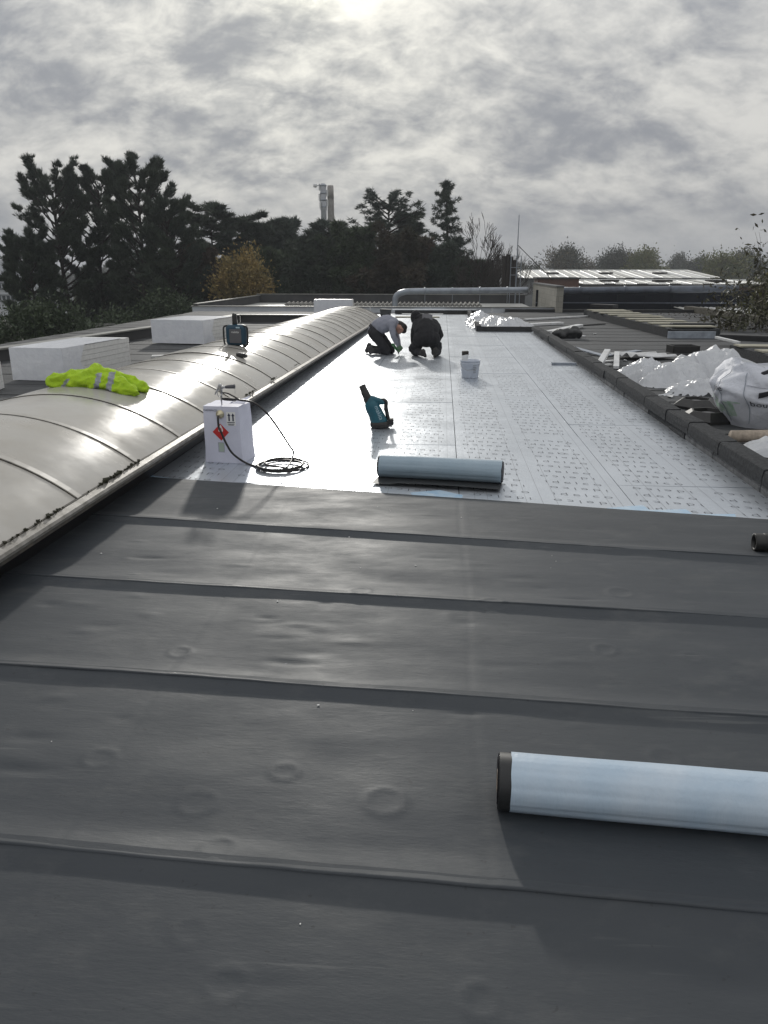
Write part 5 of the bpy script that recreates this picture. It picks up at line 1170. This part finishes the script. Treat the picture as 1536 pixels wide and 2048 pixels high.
def broadleaf(name, label, px, top, Y, wpx, mat, n_leaf, size, group=None, seed=0, base_z=-5, levels=4, rise=.9, bare=False, cat='tree', droop=0.0, aspect=.45, trunk_h=.22, spread=.55, offx=0.0):
    global rng
    rng = np.random.default_rng(seed); random.seed(seed)
    bp_ = at(px, 540, Y); base_ = Vector((bp_.x + offx, Y, base_z)); Hh = at(px, top, Y).z - base_z; Rr = wpx / FPX * Y / 2
    o = thing(name, label, cat, base_, 0, group); tr_ = MB(); tips = []
    def grow(p, d, L, r, lev):
        q = p; pts = [p]; dd_ = d.copy()
        for s_ in range(3):
            dd_ = (dd_ + Vector((random.gauss(0, .12), random.gauss(0, .12), random.gauss(0, .06) + .04 - droop * (lev > 2)))).normalized(); q = q + dd_ * L / 3; pts.append(q)
        rm = .011 * Y / 48 if bare else .002; tr_.tube(pts, [max(rm, r * k_) for k_ in (1, .85, .7, .55)], 6 if lev < 2 else 3, cap=False)
        if lev >= levels: tips.append((pts[1], dd_)); tips.append((q, dd_)); return
        if lev >= levels - 2: tips.append((q, dd_))
        for _ in range(random.choice((2, 3, 3)) if lev else 6):
            a_ = random.uniform(0, 6.28); u = dd_.orthogonal().normalized(); w_ = dd_.cross(u); k = random.uniform(.35, 1.0) * spread / .55
            nd = (dd_ + (u * math.cos(a_) + w_ * math.sin(a_)) * k + Vector((0, 0, .15 * rise))).normalized(); grow(pts[random.choice((2, 3, 3))], nd, L * random.uniform(.62, .86), r * .55, lev + 1)
    grow(Vector((0, 0, 0)), Vector((0, 0, 1)), Hh * trunk_h, Hh * .014 + .04, 0)
    # fit the crown into the wanted width and height
    P_ = np.array(tr_.v); mz = P_[:, 2].max(); mx = np.percentile(np.hypot(P_[:, 0], P_[:, 1]), 98); fz_ = Hh / mz; fx_ = Rr / mx
    tr_.v = [(x * fx_, y * fx_, z * fz_) for x, y, z in tr_.v]
    tr_.build('trunk', M['twig' if bare else 'bark'], o, True)
    if not bare:
        T = np.array([t[0][:] for t in tips]) * np.array([fx_, fx_, fz_]); TD = np.array([t[1][:] for t in tips]); idx = rng.integers(0, len(T), n_leaf)
        C = T[idx] + rng.normal(size=(n_leaf, 3)) * size * 1.6; D = TD[idx] + np.array([0, 0, -.5]) * (1 if droop else 0)
        V, F = leaves(C, D, size, aspect); link('crown', arrays_mesh('crown', V, F, M[mat]), o)
    return o
broadleaf('golden_shrub', 'golden autumn shrub before the dark evergreens', 484, 506, 44, 100, 'leaf_gold', 9000, .18, seed=41, cat='shrub', spread=.45)
broadleaf('bare_tree', 'bare leafless tree with upswept twigs left of the mast', 958, 426, 48, 190, 'leaf_brown', 0, .2, seed=42, levels=7, bare=True, rise=1.6, spread=.40)
broadleaf('bare_tree', 'low bare brown tree between the poles and the evergreens', 1000, 485, 50, 90, 'leaf_brown', 0, .2, seed=43, levels=6, bare=True, rise=1.4, spread=.45)
fars = [(1108, 500, 150, 70, 'leaf_brown', 3500, 'half-bare brown tree first in the far row'), (1145, 495, 150, 62, 'leaf_far', 9000, 'dark rounded tree second in the far row'), (1180, 524, 170, 50, 'leaf_brown', 4000, 'low brown bush in the far row'), (1230, 500, 160, 72, 'leaf_far', 8000, 'wide dark tree in the middle of the far row'), (1265, 512, 170, 50, 'leaf_brown', 5000, 'brown tree between the two greener far trees'), (1295, 498, 155, 70, 'leaf_green', 8000, 'yellow-green tree in the far row'), (1385, 522, 190, 50, 'leaf_far', 6000, 'rounded dark far tree right of the poplars'), (1445, 513, 140, 80, 'leaf_green', 8000, 'green far tree beside the right shrub'), (1500, 505, 150, 90, 'leaf_far', 8000, 'far tree behind the right shrub'), (1065, 528, 170, 50, 'leaf_far', 4000, 'low far bush beside the mast')]
for i, (px, top, Y, w, mt_, nl, lb_) in enumerate(fars): broadleaf('far_tree', lb_, px, top, Y, w, mt_, nl, .42, 'far trees beyond the hall', 60 + i, levels=5, spread=.5)
for i, (px, top) in enumerate(((1355, 515), (1361, 513), (1404, 518))): broadleaf('poplar_tree', ['narrow far poplar, left of the close pair', 'narrow far poplar, right of the close pair', 'narrow far poplar standing alone near the shrub'][i], px, top, 210, 9, 'leaf_far', 2500, .5, 'narrow poplars on the horizon', 80 + i, levels=4, spread=.25)
broadleaf('leafy_hedge', 'dark leafy hedge below the left pines', 60, 612, 30, 240, 'leaf_dark', 15000, .16, seed=51, cat='hedge', levels=5, spread=.7)
broadleaf('leafy_hedge', 'dark leafy hedge behind the metal frame', 215, 625, 40, 190, 'leaf_dark', 9000, .18, seed=52, cat='hedge', levels=5, spread=.7)
broadleaf('leafy_hedge', 'dark leafy hedge behind the left end of the wing', 360, 590, 42, 160, 'leaf_dark', 9000, .18, seed=53, cat='hedge', levels=5, spread=.7)
broadleaf('leafy_shrub', 'leggy leafy shrub overhanging the right edge of the roof', 1550, 462, 22, 230, 'leaf_olive', 4200, .16, seed=54, cat='shrub', levels=5, spread=.6, droop=.10, aspect=.35)
broadleaf('leafy_shrub', 'denser olive shrub low behind the right parapet', 1530, 520, 27, 190, 'leaf_green', 9000, .12, seed=55, cat='shrub', levels=5, spread=.6)
# horizon wood
rng = np.random.default_rng(99); n = 26000; X = rng.uniform(-260, 330, n); Yw = 270 + rng.normal(0, 8, n); Hw_ = 7.0 + 1.6 * np.sin(X * .11) + 1.1 * np.sin(X * .31 + 1) + rng.normal(0, .5, n)
C = np.stack([X, Yw, -5 + Hw_ * rng.uniform(0, 1, n) ** .6], -1); V, F = leaves(C, unit(n), 2.0, .6)
tag(link('distant_wood', arrays_mesh('distant_wood', V, F, M['leaf_far'])), 'grey-green wood along the horizon', 'wood', kind='stuff')

# thin autumn haze
hzm = bpy.data.materials.new('haze'); hzm.use_nodes = True; hn = hzm.node_tree; hn.nodes.remove(hn.nodes['Principled BSDF'])
pv = hn.nodes.new('ShaderNodeVolumePrincipled'); pv.inputs['Color'].default_value = (.86, .90, .96, 1); pv.inputs['Density'].default_value = .0008; pv.inputs['Anisotropy'].default_value = .3
hn.links.new(pv.outputs[0], hn.nodes['Material Output'].inputs['Volume'])
tag(MB().box((0, 0, 5.6), (860, 860, 23.4)).build('haze', hzm), 'thin pale haze in the air over the whole site', 'haze', kind='stuff')
